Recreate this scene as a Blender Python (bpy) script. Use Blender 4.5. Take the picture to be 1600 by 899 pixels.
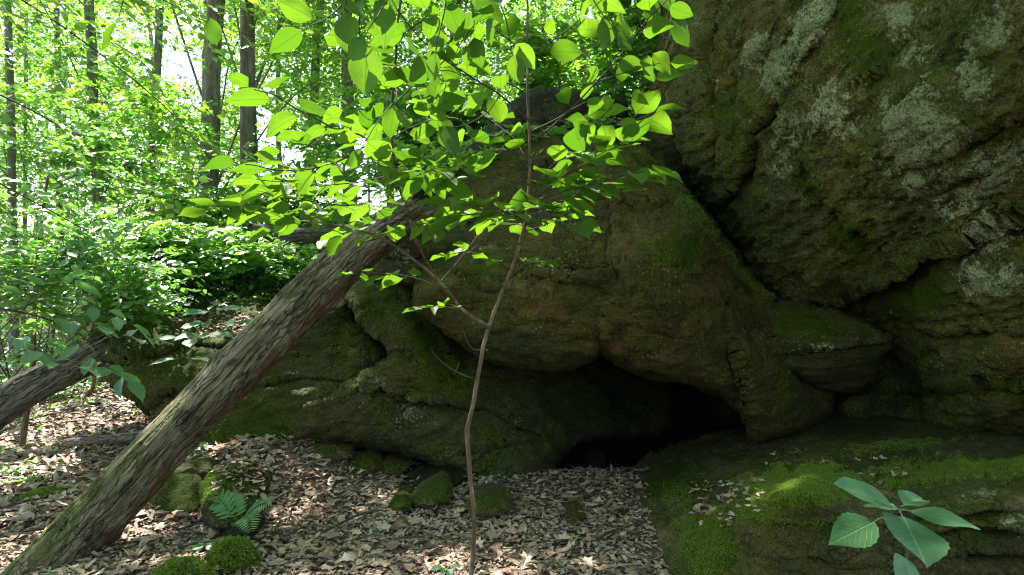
import bpy, bmesh, math, random, time
import numpy as np
from mathutils import Vector, Matrix
from mathutils.geometry import delaunay_2d_cdt
T0 = time.time()
random.seed(7)
RS = np.random.RandomState(11)
R = math.radians
sc = bpy.context.scene
col = sc.collection
for o in list(bpy.data.objects):
    bpy.data.objects.remove(o)

# ------------------------------------------------------------------ camera, sky, sun, exposure
CAM_H, FPX = 1.4, 1050.0
cd = bpy.data.cameras.new('camera'); cam = bpy.data.objects.new('camera', cd); col.objects.link(cam)
cam.location = (0, 0, CAM_H); cam.rotation_euler = (R(90), 0, 0)
cd.sensor_width = 36; cd.lens = 36 * FPX / 1600; cd.clip_start = 0.05; cd.clip_end = 2000
sc.camera = cam
SUN_AZ, SUN_EL = -38.0, 52.0        # degrees from +Y (negative = towards -X), elevation
SUN = np.array([math.sin(R(SUN_AZ)) * math.cos(R(SUN_EL)), math.cos(R(SUN_AZ)) * math.cos(R(SUN_EL)), math.sin(R(SUN_EL))])
w = bpy.data.worlds.new('World'); sc.world = w; w.use_nodes = True
nt = w.node_tree; bg = nt.nodes['Background']
sky = nt.nodes.new('ShaderNodeTexSky'); sky.sky_type = 'NISHITA'; sky.sun_disc = False
sky.sun_elevation = R(SUN_EL); sky.sun_rotation = R(SUN_AZ)
nt.links.new(sky.outputs[0], bg.inputs[0]); bg.inputs[1].default_value = 0.14
sd = bpy.data.lights.new('sun', 'SUN'); sun = bpy.data.objects.new('sun', sd); col.objects.link(sun)
sd.energy = 4.2; sd.angle = R(0.5); sd.color = (1.0, 0.95, 0.86)
sun.rotation_euler = Vector(SUN).to_track_quat('Z', 'Y').to_euler(); sun.location = (-6, 8, 14)
vs = sc.view_settings; sc.display_settings.display_device = 'sRGB'
vs.view_transform = 'Standard'; vs.look = 'None'; vs.gamma = 1; vs.exposure = 2.05
cy = sc.cycles
cy.max_bounces = 7; cy.diffuse_bounces = 4; cy.transmission_bounces = 4; cy.glossy_bounces = 2; cy.transparent_max_bounces = 4
cy.sample_clamp_indirect = 6; cy.use_denoising = True; cy.denoising_prefilter = 'NONE'; cy.pixel_filter_type = 'BLACKMAN_HARRIS'; cy.filter_width = 1.2; cy.caustics_reflective = False; cy.caustics_refractive = False

# ------------------------------------------------------------------ helpers
def P(px, py, d):
    return np.array([(px - 800) / FPX * d, d, CAM_H + (450 - py) / FPX * d])

_perm = np.random.RandomState(3).permutation(256); _perm = np.concatenate([_perm, _perm, _perm])
_g = np.random.RandomState(4).normal(size=(256, 3)); _g /= np.linalg.norm(_g, axis=1)[:, None]
def perlin(p):
    p = np.asarray(p, float); i = np.floor(p).astype(int); f = p - i; i &= 255
    u = f * f * f * (f * (f * 6 - 15) + 10)
    r = 0
    for dx in (0, 1):
        for dy in (0, 1):
            for dz in (0, 1):
                h = _perm[_perm[_perm[(i[:, 0] + dx) & 255] + ((i[:, 1] + dy) & 255)] + ((i[:, 2] + dz) & 255)]
                g = _g[h]
                v = g[:, 0] * (f[:, 0] - dx) + g[:, 1] * (f[:, 1] - dy) + g[:, 2] * (f[:, 2] - dz)
                wx = u[:, 0] if dx else 1 - u[:, 0]; wy = u[:, 1] if dy else 1 - u[:, 1]; wz = u[:, 2] if dz else 1 - u[:, 2]
                r = r + v * wx * wy * wz
    return r * 1.6
def fbm(p, octv=4, gain=0.5, lac=2.03, ridged=False):
    p = np.array(p, float); a = 1.0; s = 0; t = 0
    for k in range(octv):
        n = perlin(p + 17.3 * k)
        if ridged: n = 1 - 2 * np.abs(n)
        s = s + a * n; t += a; a *= gain; p = p * lac
    return s / t
def sstep(x, a, b):
    t = np.clip((x - a) / (b - a), 0, 1); return t * t * (3 - 2 * t)

def tag(o, label=None, cat=None, group=None, kind=None):
    if label: o['label'] = label
    if cat: o['category'] = cat
    if group: o['group'] = group
    if kind: o['kind'] = kind
    return o
def mesh_np(name, V, F, mat=None, smooth=True):
    """V (n,3); F list of (m,k) int arrays"""
    me = bpy.data.meshes.new(name)
    V = np.ascontiguousarray(V, np.float32)
    if not isinstance(F, (list, tuple)): F = [F]
    F = [np.asarray(f, np.int32) for f in F if len(f)]
    nl = sum(f.size for f in F); nf = sum(len(f) for f in F)
    me.vertices.add(len(V)); me.vertices.foreach_set('co', V.ravel())
    me.loops.add(nl); me.loops.foreach_set('vertex_index', np.concatenate([f.ravel() for f in F]))
    tot = np.concatenate([np.full(len(f), f.shape[1], np.int32) for f in F])
    st = np.concatenate([[0], np.cumsum(tot)[:-1]]).astype(np.int32)
    me.polygons.add(nf); me.polygons.foreach_set('loop_start', st); me.polygons.foreach_set('loop_total', tot)
    me.polygons.foreach_set('use_smooth', np.full(nf, smooth, bool))
    me.update(calc_edges=True)
    if mat: me.materials.append(mat)
    return me
def link(me, name, parent=None, loc=None):
    o = bpy.data.objects.new(name, me); col.objects.link(o)
    if parent: o.parent = parent
    if loc is not None: o.location = loc
    return o
def empty(name, loc=(0, 0, 0)):
    o = bpy.data.objects.new(name, None); col.objects.link(o); o.location = [float(c) for c in loc]; o.empty_display_size = .1
    return o
def rebase(o, base):
    """mesh built in world space -> put the origin of its top-level object at base"""
    base = np.array(base, float); me = o.data; n = len(me.vertices)
    v = np.empty(n * 3, np.float32); me.vertices.foreach_get('co', v)
    v = v.reshape(-1, 3) - base; me.vertices.foreach_set('co', v.ravel().astype(np.float32)); me.update()
    o.location = base
    return o
def fattr(me, name, data, domain='FACE'):
    a = me.attributes.new(name, 'FLOAT', domain); a.data.foreach_set('value', np.asarray(data, np.float32))
def cattr(me, name, data):
    a = me.attributes.new(name, 'FLOAT_COLOR', 'POINT'); a.data.foreach_set('color', np.asarray(data, np.float32).ravel())

def catmull(pts, n):
    pts = np.array(pts, float); m = len(pts)
    if m < 3:
        t = np.linspace(0, 1, n)[:, None]; return pts[0] * (1 - t) + pts[-1] * t
    Pp = np.vstack([2 * pts[0] - pts[1], pts, 2 * pts[-1] - pts[-2]])
    u = np.linspace(0, m - 1 - 1e-6, n); i = np.floor(u).astype(int); t = (u - i)[:, None]
    a, b, c, d = Pp[i], Pp[i + 1], Pp[i + 2], Pp[i + 3]
    return .5 * ((2 * b) + (c - a) * t + (2 * a - 5 * b + 4 * c - d) * t ** 2 + (3 * b - a - 3 * c + d) * t ** 3)
def frames(path):
    T = np.gradient(path, axis=0); T /= np.linalg.norm(T, axis=1)[:, None] + 1e-9
    up = np.array([0, 0, 1.]) if abs(T[0][2]) < .8 else np.array([0, 1., 0])
    N = []; n = np.cross(T[0], np.cross(up, T[0])); n /= np.linalg.norm(n)
    for t in T:
        n = n - t * np.dot(n, t); n /= np.linalg.norm(n); N.append(n.copy())
    N = np.array(N); B = np.cross(T, N)
    return T, N, B
def tube_np(path, rad, ns=8, wob=0.0, seed=0, cap=True):
    path = np.asarray(path, float); n = len(path); rad = np.broadcast_to(np.asarray(rad, float), (n,)) if np.ndim(rad) < 2 else rad
    T, N, B = frames(path); th = np.linspace(0, 2 * np.pi, ns, endpoint=False)
    D = N[:, None, :] * np.cos(th)[None, :, None] + B[:, None, :] * np.sin(th)[None, :, None]
    rr = rad[:, None] if rad.ndim == 1 else rad
    rr = np.broadcast_to(rr, (n, ns)).copy()
    if wob:
        q = (path[:, None, :] + D * rr[:, :, None]).reshape(-1, 3) / max(rad.mean(), 1e-4) * .7 + seed
        rr *= 1 + wob * fbm(q, 3).reshape(n, ns)
    V = (path[:, None, :] + D * rr[:, :, None]).reshape(-1, 3)
    i = np.arange(n - 1)[:, None] * ns; j = np.arange(ns)[None, :]; k = (j + 1) % ns
    F = np.stack([i + j, i + k, i + ns + k, i + ns + j], -1).reshape(-1, 4)
    Fs = [F]
    if cap:
        V = np.vstack([V, path[0], path[-1]])
        a = np.arange(ns); b = (a + 1) % ns
        Fs.append(np.vstack([np.stack([b, a, np.full(ns, n * ns)], 1), np.stack([(n - 1) * ns + a, (n - 1) * ns + b, np.full(ns, n * ns + 1)], 1)]))
    return V, Fs
class Acc:
    def __init__(s): s.V = []; s.F = {}; s.n = 0; s.r = {}
    def add(s, V, Fs, r=None):
        for f in (Fs if isinstance(Fs, list) else [Fs]):
            if not len(f): continue
            k = f.shape[1]; s.F.setdefault(k, []).append(f + s.n)
            s.r.setdefault(k, []).append(np.broadcast_to(np.asarray(r if r is not None else 0.5, np.float32), (len(f),)))
        s.V.append(V); s.n += len(V)
    def mesh(s, name, mat, smooth=True):
        ks = list(s.F)
        me = mesh_np(name, np.vstack(s.V), [np.vstack(s.F[k]) for k in ks], mat, smooth)
        fattr(me, 'rnd', np.concatenate([np.concatenate(s.r[k]) for k in ks]))
        return me

# ------------------------------------------------------------------ materials
def newmat(name):
    m = bpy.data.materials.new(name); m.use_nodes = True
    t = m.node_tree; t.nodes.clear(); out = t.nodes.new('ShaderNodeOutputMaterial')
    return m, t, out
def N(t, typ, **kw):
    n = t.nodes.new(typ)
    for k, v in kw.items():
        if k in n.inputs.keys() if isinstance(k, str) else False: n.inputs[k].default_value = v
        elif hasattr(n, k): setattr(n, k, v)
        else: n.inputs[k].default_value = v
    return n
def L(t, a, b): t.links.new(a, b)
def noise(t, vec, scale, detail=6, rough=.55, dist=0.0):
    n = t.nodes.new('ShaderNodeTexNoise'); n.inputs['Scale'].default_value = scale; n.inputs['Detail'].default_value = detail
    n.inputs['Roughness'].default_value = rough; n.inputs['Distortion'].default_value = dist
    if vec is not None: L(t, vec, n.inputs['Vector'])
    return n.outputs[0]
def math_(t, op, a, b=None, c=None, clamp=False):
    n = t.nodes.new('ShaderNodeMath'); n.operation = op; n.use_clamp = clamp
    for i, x in enumerate((a, b, c)):
        if x is None: continue
        if isinstance(x, (int, float)): n.inputs[i].default_value = x
        else: L(t, x, n.inputs[i])
    return n.outputs[0]
def ss(t, x, a, b):
    n = t.nodes.new('ShaderNodeMapRange'); n.interpolation_type = 'SMOOTHSTEP'; L(t, x, n.inputs[0])
    n.inputs[1].default_value = a; n.inputs[2].default_value = b; return n.outputs[0]
def ramp(t, x, stops):
    n = t.nodes.new('ShaderNodeValToRGB'); L(t, x, n.inputs[0]); e = n.color_ramp.elements
    while len(e) < len(stops): e.new(.5)
    for el, (p, c) in zip(e, stops): el.position = p; el.color = (*c, 1)
    return n.outputs[0]
def mixc(t, f, a, b, mode='MIX'):
    n = t.nodes.new('ShaderNodeMix'); n.data_type = 'RGBA'; n.blend_type = mode
    if isinstance(f, (int, float)): n.inputs[0].default_value = f
    else: L(t, f, n.inputs[0])
    for i, x in ((6, a), (7, b)):
        if isinstance(x, tuple): n.inputs[i].default_value = (*x, 1)
        else: L(t, x, n.inputs[i])
    return n.outputs[2]
def bump(t, h, strength, dist, nrm=None):
    n = t.nodes.new('ShaderNodeBump'); n.inputs['Strength'].default_value = strength; n.inputs['Distance'].default_value = dist
    L(t, h, n.inputs['Height'])
    if nrm is not None: L(t, nrm, n.inputs['Normal'])
    return n.outputs[0]
def objcoord(t):
    return t.nodes.new('ShaderNodeTexCoord').outputs['Object']
def scaled(t, vec, s, rot=(0, 0, 0)):
    n = t.nodes.new('ShaderNodeMapping'); n.inputs['Scale'].default_value = s; n.inputs['Rotation'].default_value = rot; L(t, vec, n.inputs[0]); return n.outputs[0]
def attr(t, name):
    n = t.nodes.new('ShaderNodeAttribute'); n.attribute_name = name; return n

def rock_mat(name, dark, mid, light, moss_t=.62, lichen_t=.66, speck=.5, strat=1.0, green=1.0):
    m, t, out = newmat(name); vec = objcoord(t)
    n1 = noise(t, vec, 2.2, 8, .6, .3); n2 = noise(t, vec, 9, 8, .62); n3 = noise(t, vec, 45, 6, .6)
    st = noise(t, scaled(t, vec, (2.5, 2.5, 14 * strat), (R(8), R(14), 0)), 2.0, 6, .6, .2)
    mm = math_(t, 'ADD', math_(t, 'MULTIPLY', n1, .5), math_(t, 'MULTIPLY', n2, .5))
    base = ramp(t, mm, [(.36, dark), (.5, mid), (.66, light)])
    base = mixc(t, ss(t, st, .46, .68), base, tuple(c * .55 for c in mid))
    base = mixc(t, math_(t, 'MULTIPLY', ss(t, n3, .42, .65), .45), base, light)
    pa = attr(t, 'paint'); sp = t.nodes.new('ShaderNodeSeparateColor'); L(t, pa.outputs['Color'], sp.inputs[0])
    pm, pl, po = sp.outputs[0], sp.outputs[1], sp.outputs[2]; pd = pa.outputs['Alpha']
    base = mixc(t, math_(t, 'MULTIPLY', po, ss(t, n2, .35, .6)), base, (.135, .088, .046))
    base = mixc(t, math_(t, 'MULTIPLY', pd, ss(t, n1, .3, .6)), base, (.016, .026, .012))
    # algae film + moss
    ge = t.nodes.new('ShaderNodeNewGeometry'); sx = t.nodes.new('ShaderNodeSeparateXYZ'); L(t, ge.outputs['Normal'], sx.inputs[0])
    n4 = noise(t, vec, 3.6, 10, .68, .4)
    f = math_(t, 'ADD', n4, math_(t, 'MULTIPLY', sx.outputs[2], .10)); f = math_(t, 'ADD', f, math_(t, 'MULTIPLY', pm, .30))
    algae = ss(t, f, moss_t - .13, moss_t + .06)
    mossc = ramp(t, n3, [(.3, (.018, .024, .006)), (.5, (.062, .074, .014)), (.7, (.150, .162, .032))])
    base = mixc(t, math_(t, 'MULTIPLY', algae, .78), base, mossc)
    hm = noise(t, vec, 150, 4, .7)
    deep = ss(t, f, moss_t + .04, moss_t + .12)
    base = mixc(t, deep, base, ramp(t, hm, [(.3, (.022, .036, .006)), (.5, (.065, .095, .014)), (.7, (.13, .175, .03))]))
    # crustose lichen
    n5 = noise(t, vec, 7.5, 12, .78, .5); n6 = noise(t, vec, 30, 10, .78, .3)
    lf = math_(t, 'ADD', math_(t, 'ADD', math_(t, 'MULTIPLY', n5, .5), math_(t, 'MULTIPLY', n6, .5)), math_(t, 'MULTIPLY', pl, .145))
    lich = math_(t, 'MULTIPLY', ss(t, lf, lichen_t - .015, lichen_t + .03), math_(t, 'SUBTRACT', 1.0, math_(t, 'MULTIPLY', deep, .8)))
    lcol = ramp(t, noise(t, vec, 60, 5, .7), [(.3, (.17, .185, .10)), (.5, (.36, .39, .24)), (.72, (.58, .62, .44))])
    base = mixc(t, math_(t, 'MULTIPLY', lich, .9), base, lcol)
    vo = t.nodes.new('ShaderNodeTexVoronoi'); vo.inputs['Scale'].default_value = 38; L(t, vec, vo.inputs['Vector']); vo.inputs['Randomness'].default_value = 1
    sc_ = t.nodes.new('ShaderNodeSeparateColor'); L(t, vo.outputs['Color'], sc_.inputs[0])
    rad = math_(t, 'MULTIPLY', sc_.outputs[0], .34)
    dot = math_(t, 'MULTIPLY', math_(t, 'LESS_THAN', vo.outputs['Distance'], rad), ss(t, math_(t, 'ADD', noise(t, vec, 2.7, 5, .6), math_(t, 'MULTIPLY', pl, .1)), .60 - .1 * speck, .70 - .1 * speck))
    base = mixc(t, math_(t, 'MULTIPLY', dot, .75), base, (.28, .33, .22))
    wv = t.nodes.new('ShaderNodeVectorMath'); wv.operation = 'ADD'; nw = t.nodes.new('ShaderNodeTexNoise'); nw.inputs['Scale'].default_value = 3.5; nw.inputs['Detail'].default_value = 6; L(t, vec, nw.inputs['Vector'])
    L(t, vec, wv.inputs[0]); L(t, nw.outputs['Color'], wv.inputs[1])
    ce = t.nodes.new('ShaderNodeTexVoronoi'); ce.feature = 'DISTANCE_TO_EDGE'; ce.inputs['Scale'].default_value = 2.6; L(t, wv.outputs[0], ce.inputs['Vector'])
    crack = math_(t, 'MULTIPLY', ss(t, ce.outputs['Distance'], .018, .0), ss(t, noise(t, vec, 1.9, 3, .5), .50, .60))
    base = mixc(t, math_(t, 'MULTIPLY', crack, .7), base, tuple(x * .4 for x in dark))
    film = noise(t, vec, 1.6, 7, .62, .5)
    base = mixc(t, math_(t, 'MULTIPLY', ss(t, film, .40, .60), .42 * green), base, (.070, .084, .027))
    gr = noise(t, vec, 95, 5, .75)
    gm = t.nodes.new('ShaderNodeMapRange'); L(t, gr, gm.inputs[0]); gm.inputs[1].default_value = .3; gm.inputs[2].default_value = .7; gm.inputs[3].default_value = .25; gm.inputs[4].default_value = 1.85
    gc = t.nodes.new('ShaderNodeCombineColor'); [L(t, gm.outputs[0], gc.inputs[k]) for k in range(3)]
    base = mixc(t, 1.0, base, gc.outputs[0], 'MULTIPLY')
    hs = t.nodes.new('ShaderNodeHueSaturation'); hs.inputs['Saturation'].default_value = 1.28; hs.inputs['Hue'].default_value = .508; L(t, base, hs.inputs['Color']); base = hs.outputs[0]
    pr = N(t, 'ShaderNodeBsdfPrincipled', Roughness=.88); pr.inputs['Specular IOR Level'].default_value = .25
    L(t, base, pr.inputs['Base Color'])
    pit = t.nodes.new('ShaderNodeTexVoronoi'); pit.inputs['Scale'].default_value = 26; L(t, vec, pit.inputs['Vector'])
    h = math_(t, 'ADD', math_(t, 'MULTIPLY', n2, 1.0), math_(t, 'ADD', math_(t, 'MULTIPLY', n3, .5), math_(t, 'MULTIPLY', gr, .22)))
    h = math_(t, 'ADD', h, math_(t, 'MULTIPLY', st, .5)); h = math_(t, 'ADD', h, math_(t, 'MULTIPLY', ss(t, pit.outputs['Distance'], 0, .5), .12))
    h = math_(t, 'ADD', h, math_(t, 'MULTIPLY', hm, math_(t, 'ADD', .10, math_(t, 'MULTIPLY', deep, .45))))
    h = math_(t, 'ADD', h, math_(t, 'MULTIPLY', lich, .06))
    h = math_(t, 'SUBTRACT', h, math_(t, 'MULTIPLY', crack, .5))
    L(t, bump(t, h, 1.0, .05), pr.inputs['Normal'])
    L(t, pr.outputs[0], out.inputs[0]); return m

def leaf_mat(name, dark, light, trans_d, trans_l, rough=.42, tf=.5, veins=False, spec=.5, backface=None):
    m, t, out = newmat(name)
    rn = attr(t, 'rnd').outputs['Fac']; oi = t.nodes.new('ShaderNodeObjectInfo').outputs['Random']
    r = math_(t, 'FRACT', math_(t, 'ADD', rn, oi))
    c = mixc(t, r, dark, light); tc = mixc(t, r, trans_d, trans_l)
    if veins:
        uv = t.nodes.new('ShaderNodeUVMap'); sx = t.nodes.new('ShaderNodeSeparateXYZ'); L(t, uv.outputs[0], sx.inputs[0])
        av = math_(t, 'ABSOLUTE', math_(t, 'SUBTRACT', sx.outputs[1], .5))
        ph = math_(t, 'SUBTRACT', math_(t, 'MULTIPLY', sx.outputs[0], 8.0), math_(t, 'MULTIPLY', av, 7.0))
        ph = math_(t, 'ADD', ph, math_(t, 'MULTIPLY', noise(t, uv.outputs[0], 4, 2), .5))
        fr = math_(t, 'ABSOLUTE', math_(t, 'SUBTRACT', math_(t, 'FRACT', ph), .5))
        vein = math_(t, 'MAXIMUM', math_(t, 'MULTIPLY', ss(t, fr, .10, .0), .6), ss(t, av, .022, .008))
        mot = noise(t, uv.outputs[0], 9, 5, .6)
        c = mixc(t, math_(t, 'MULTIPLY', vein, .6), c, tuple(min(1, x * 1.7 + .04) for x in light))
        c = mixc(t, math_(t, 'MULTIPLY', ss(t, mot, .4, .7), .35), c, dark)
        tc = mixc(t, math_(t, 'MULTIPLY', vein, .75), tc, tuple(x * .45 for x in trans_d))
        tc = mixc(t, math_(t, 'MULTIPLY', ss(t, mot, .45, .7), .25), tc, trans_d)
    pr = N(t, 'ShaderNodeBsdfPrincipled', Roughness=rough); pr.inputs['Specular IOR Level'].default_value = spec
    L(t, c, pr.inputs['Base Color'])
    tr = t.nodes.new('ShaderNodeBsdfTranslucent'); L(t, tc, tr.inputs[0])
    if veins:
        b = bump(t, math_(t, 'ADD', math_(t, 'MULTIPLY', vein, -1.0), math_(t, 'MULTIPLY', mot, .5)), .5, .0015); L(t, b, pr.inputs['Normal'])
    mx = t.nodes.new('ShaderNodeAddShader'); L(t, pr.outputs[0], mx.inputs[0]); L(t, tr.outputs[0], mx.inputs[1])
    L(t, mx.outputs[0], out.inputs[0]); return m

def simple_noise_mat(name, stops, scale=(8, 8, 8), detail=8, rough=.85, bumpd=.01, attr_mix=0.0, spec=.25):
    m, t, out = newmat(name); vec = scaled(t, objcoord(t), scale)
    n1 = noise(t, vec, 1.0, detail, .62, .3); x = n1
    if attr_mix:
        rn = attr(t, 'rnd').outputs['Fac']; oi = t.nodes.new('ShaderNodeObjectInfo').outputs['Random']
        x = math_(t, 'ADD', math_(t, 'MULTIPLY', n1, 1 - attr_mix), math_(t, 'MULTIPLY', math_(t, 'FRACT', math_(t, 'ADD', rn, oi)), attr_mix))
    c = ramp(t, x, stops)
    pr = N(t, 'ShaderNodeBsdfPrincipled', Roughness=rough); pr.inputs['Specular IOR Level'].default_value = spec
    L(t, c, pr.inputs['Base Color'])
    if bumpd: L(t, bump(t, n1, 1.0, bumpd), pr.inputs['Normal'])
    L(t, pr.outputs[0], out.inputs[0]); return m

M = {}
M['cliff'] = rock_mat('lichened_sandstone', (0.0264, 0.0276, 0.0108), (0.084, 0.0816, 0.0324), (0.228, 0.198, 0.09), .585, .580, .9)
M['boulder'] = rock_mat('brown_sandstone', (0.0188, 0.0159, 0.0072), (0.0522, 0.0421, 0.0174), (0.1522, 0.1131, 0.0522), .67, .675, .5, 1.0, .7)
M['mossrock'] = rock_mat('mossy_sandstone', (0.018, 0.0195, 0.009), (0.051, 0.051, 0.0225), (0.1275, 0.117, 0.057), .62, .655, .7)
M['dark_shade_rock'] = rock_mat('dark_shade_stone', (.007, .007, .004), (.018, .017, .010), (.045, .040, .024), .74, .76, .2)  # dark stone; low albedo also paints in deep shade on summit, gap and cave
M['slab'] = rock_mat('slab_sandstone', (0.0299, 0.0276, 0.0149), (0.0862, 0.0759, 0.0414), (0.207, 0.1667, 0.0978), .66, .65, .6, .4)
M['leaf_big'] = leaf_mat('sapling_leaf', (.022, .055, .008), (.050, .11, .014), (.044, .112, .004), (.108, .205, .008), .6, .5, True, .2)
M['leaf_blue'] = leaf_mat('plant_leaf', (.038, .10, .045), (.065, .155, .065), (.05, .13, .02), (.08, .2, .035), .5, .4, True, .3)
M['leaf_shrub'] = leaf_mat('shrub_leaf', (.04, .10, .03), (.09, .18, .05), (.07, .20, .02), (.20, .36, .03), .38, .5, False, .6)
M['leaf_tree'] = leaf_mat('tree_leaf', (.03, .08, .02), (.08, .16, .035), (.07, .21, .012), (.25, .40, .03), .40, .5, False, .6)
M['leaf_cool'] = leaf_mat('cool_leaf', (.045, .11, .04), (.09, .18, .06), (.06, .18, .02), (.14, .28, .035), .36, .5, False, .7)
M['canopy'] = leaf_mat('shade_canopy_leaf', (.05, .09, .025), (.08, .13, .04), (.15, .23, .06), (.24, .31, .10), .5, .5, False, .3)  # leaf tone of the unseen added foliage, tuned for the light it passes
M['stem'] = simple_noise_mat('sapling_bark', [(.3, (.05, .032, .018)), (.5, (.13, .088, .05)), (.62, (.20, .145, .09)), (.7, (.34, .30, .22))], (40, 40, 12), 6, .7, .002)
M['twig'] = simple_noise_mat('twig_bark', [(.3, (.035, .026, .018)), (.6, (.09, .07, .05)), (.8, (.17, .14, .11))], (30, 30, 12), 4, .75, .001)
M['bark'] = simple_noise_mat('tree_bark', [(.3, (.07, .06, .045)), (.5, (.18, .16, .125)), (.7, (.32, .30, .25))], (14, 14, 3), 8, .9, .03)
M['litter'] = simple_noise_mat('dead_leaf', [(.15, (.18, .115, .080)), (.30, (.31, .215, .155)), (.45, (.42, .310, .232)), (.62, (.50, .390, .300)), (.74, (.38, .220, .135)), (.86, (.54, .440, .35)), (1.0, (.62, .53, .44))], (25, 25, 25), 4, .6, .002, .72, .3)
# ------------------------------------------------------------------ rocks: sculpted front shells with real depth, closed behind
def tps(ctrl):
    c = np.array(ctrl, float); X = c[:, :2] / 200.0; n = len(X)
    def U(r2): return np.where(r2 > 1e-12, .5 * r2 * np.log(r2 + 1e-12), 0)
    K = U(((X[:, None] - X[None]) ** 2).sum(-1)) + np.eye(n) * .02
    A = np.zeros((n + 3, n + 3)); A[:n, :n] = K; A[:n, n] = 1; A[:n, n + 1:] = X; A[n, :n] = 1; A[n + 1:, :n] = X.T
    s = np.linalg.solve(A, np.concatenate([c[:, 2], [0, 0, 0]]))
    def f(q):
        q = q / 200.0
        return U(((q[:, None] - X[None]) ** 2).sum(-1)) @ s[:n] + s[n] + q @ s[n + 1:]
    return f
def seg_dist(q, line, closed=False):
    """distance, signed side (+ right of travel in image coordinates = below when going right)"""
    Lp = np.array(line, float)
    A = Lp if closed else Lp[:-1]; B = np.roll(Lp, -1, 0) if closed else Lp[1:]
    best = np.full(len(q), 1e9); side = np.zeros(len(q)); tt = np.zeros(len(q))
    for k, (a, b) in enumerate(zip(A, B)):
        ab = b - a; l2 = (ab ** 2).sum() + 1e-9; t = np.clip(((q - a) @ ab) / l2, 0, 1)
        d = np.hypot(*(q - a - t[:, None] * ab).T); s = ab[0] * (q[:, 1] - a[1]) - ab[1] * (q[:, 0] - a[0])
        m = d < best; best[m] = d[m]; side[m] = np.sign(s[m]); tt[m] = (k + t[m]) / len(A)
    return best, side, tt
def rough_outline(pts, closed=True, amp=4.0, seg=6.0, seed=0):
    pts = np.array(pts, float); out = []
    n = len(pts)
    for i in range(n):
        a, b = pts[i], pts[(i + 1) % n]; m = max(1, int(np.hypot(*(b - a)) / seg))
        for k in range(m): out.append(a + (b - a) * k / m)
    out = np.array(out)
    q = np.c_[out / 45.0, np.full(len(out), seed * 3.1)]
    out[:, 0] += amp * fbm(q, 4, .6); out[:, 1] += amp * fbm(q + 50, 4, .6)
    return out
def inside(q, poly):
    x, y = q[:, 0], q[:, 1]; r = np.zeros(len(q), bool); n = len(poly)
    for i in range(n):
        x1, y1 = poly[i]; x2, y2 = poly[(i + 1) % n]
        if y1 == y2: continue
        c = ((y1 > y) != (y2 > y)) & (x < (x2 - x1) * (y - y1) / (y2 - y1) + x1); r ^= c
    return r
def vnormals(V, F):
    a, b, c = V[F[:, 0]], V[F[:, 1]], V[F[:, 2]]; n = np.cross(b - a, c - a); o = np.zeros_like(V)
    for k in range(3): np.add.at(o, F[:, k], n)
    return o / (np.linalg.norm(o, axis=1)[:, None] + 1e-12)
CH = {'moss': 0, 'lichen': 1, 'ochre': 2, 'dark': 3}
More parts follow.
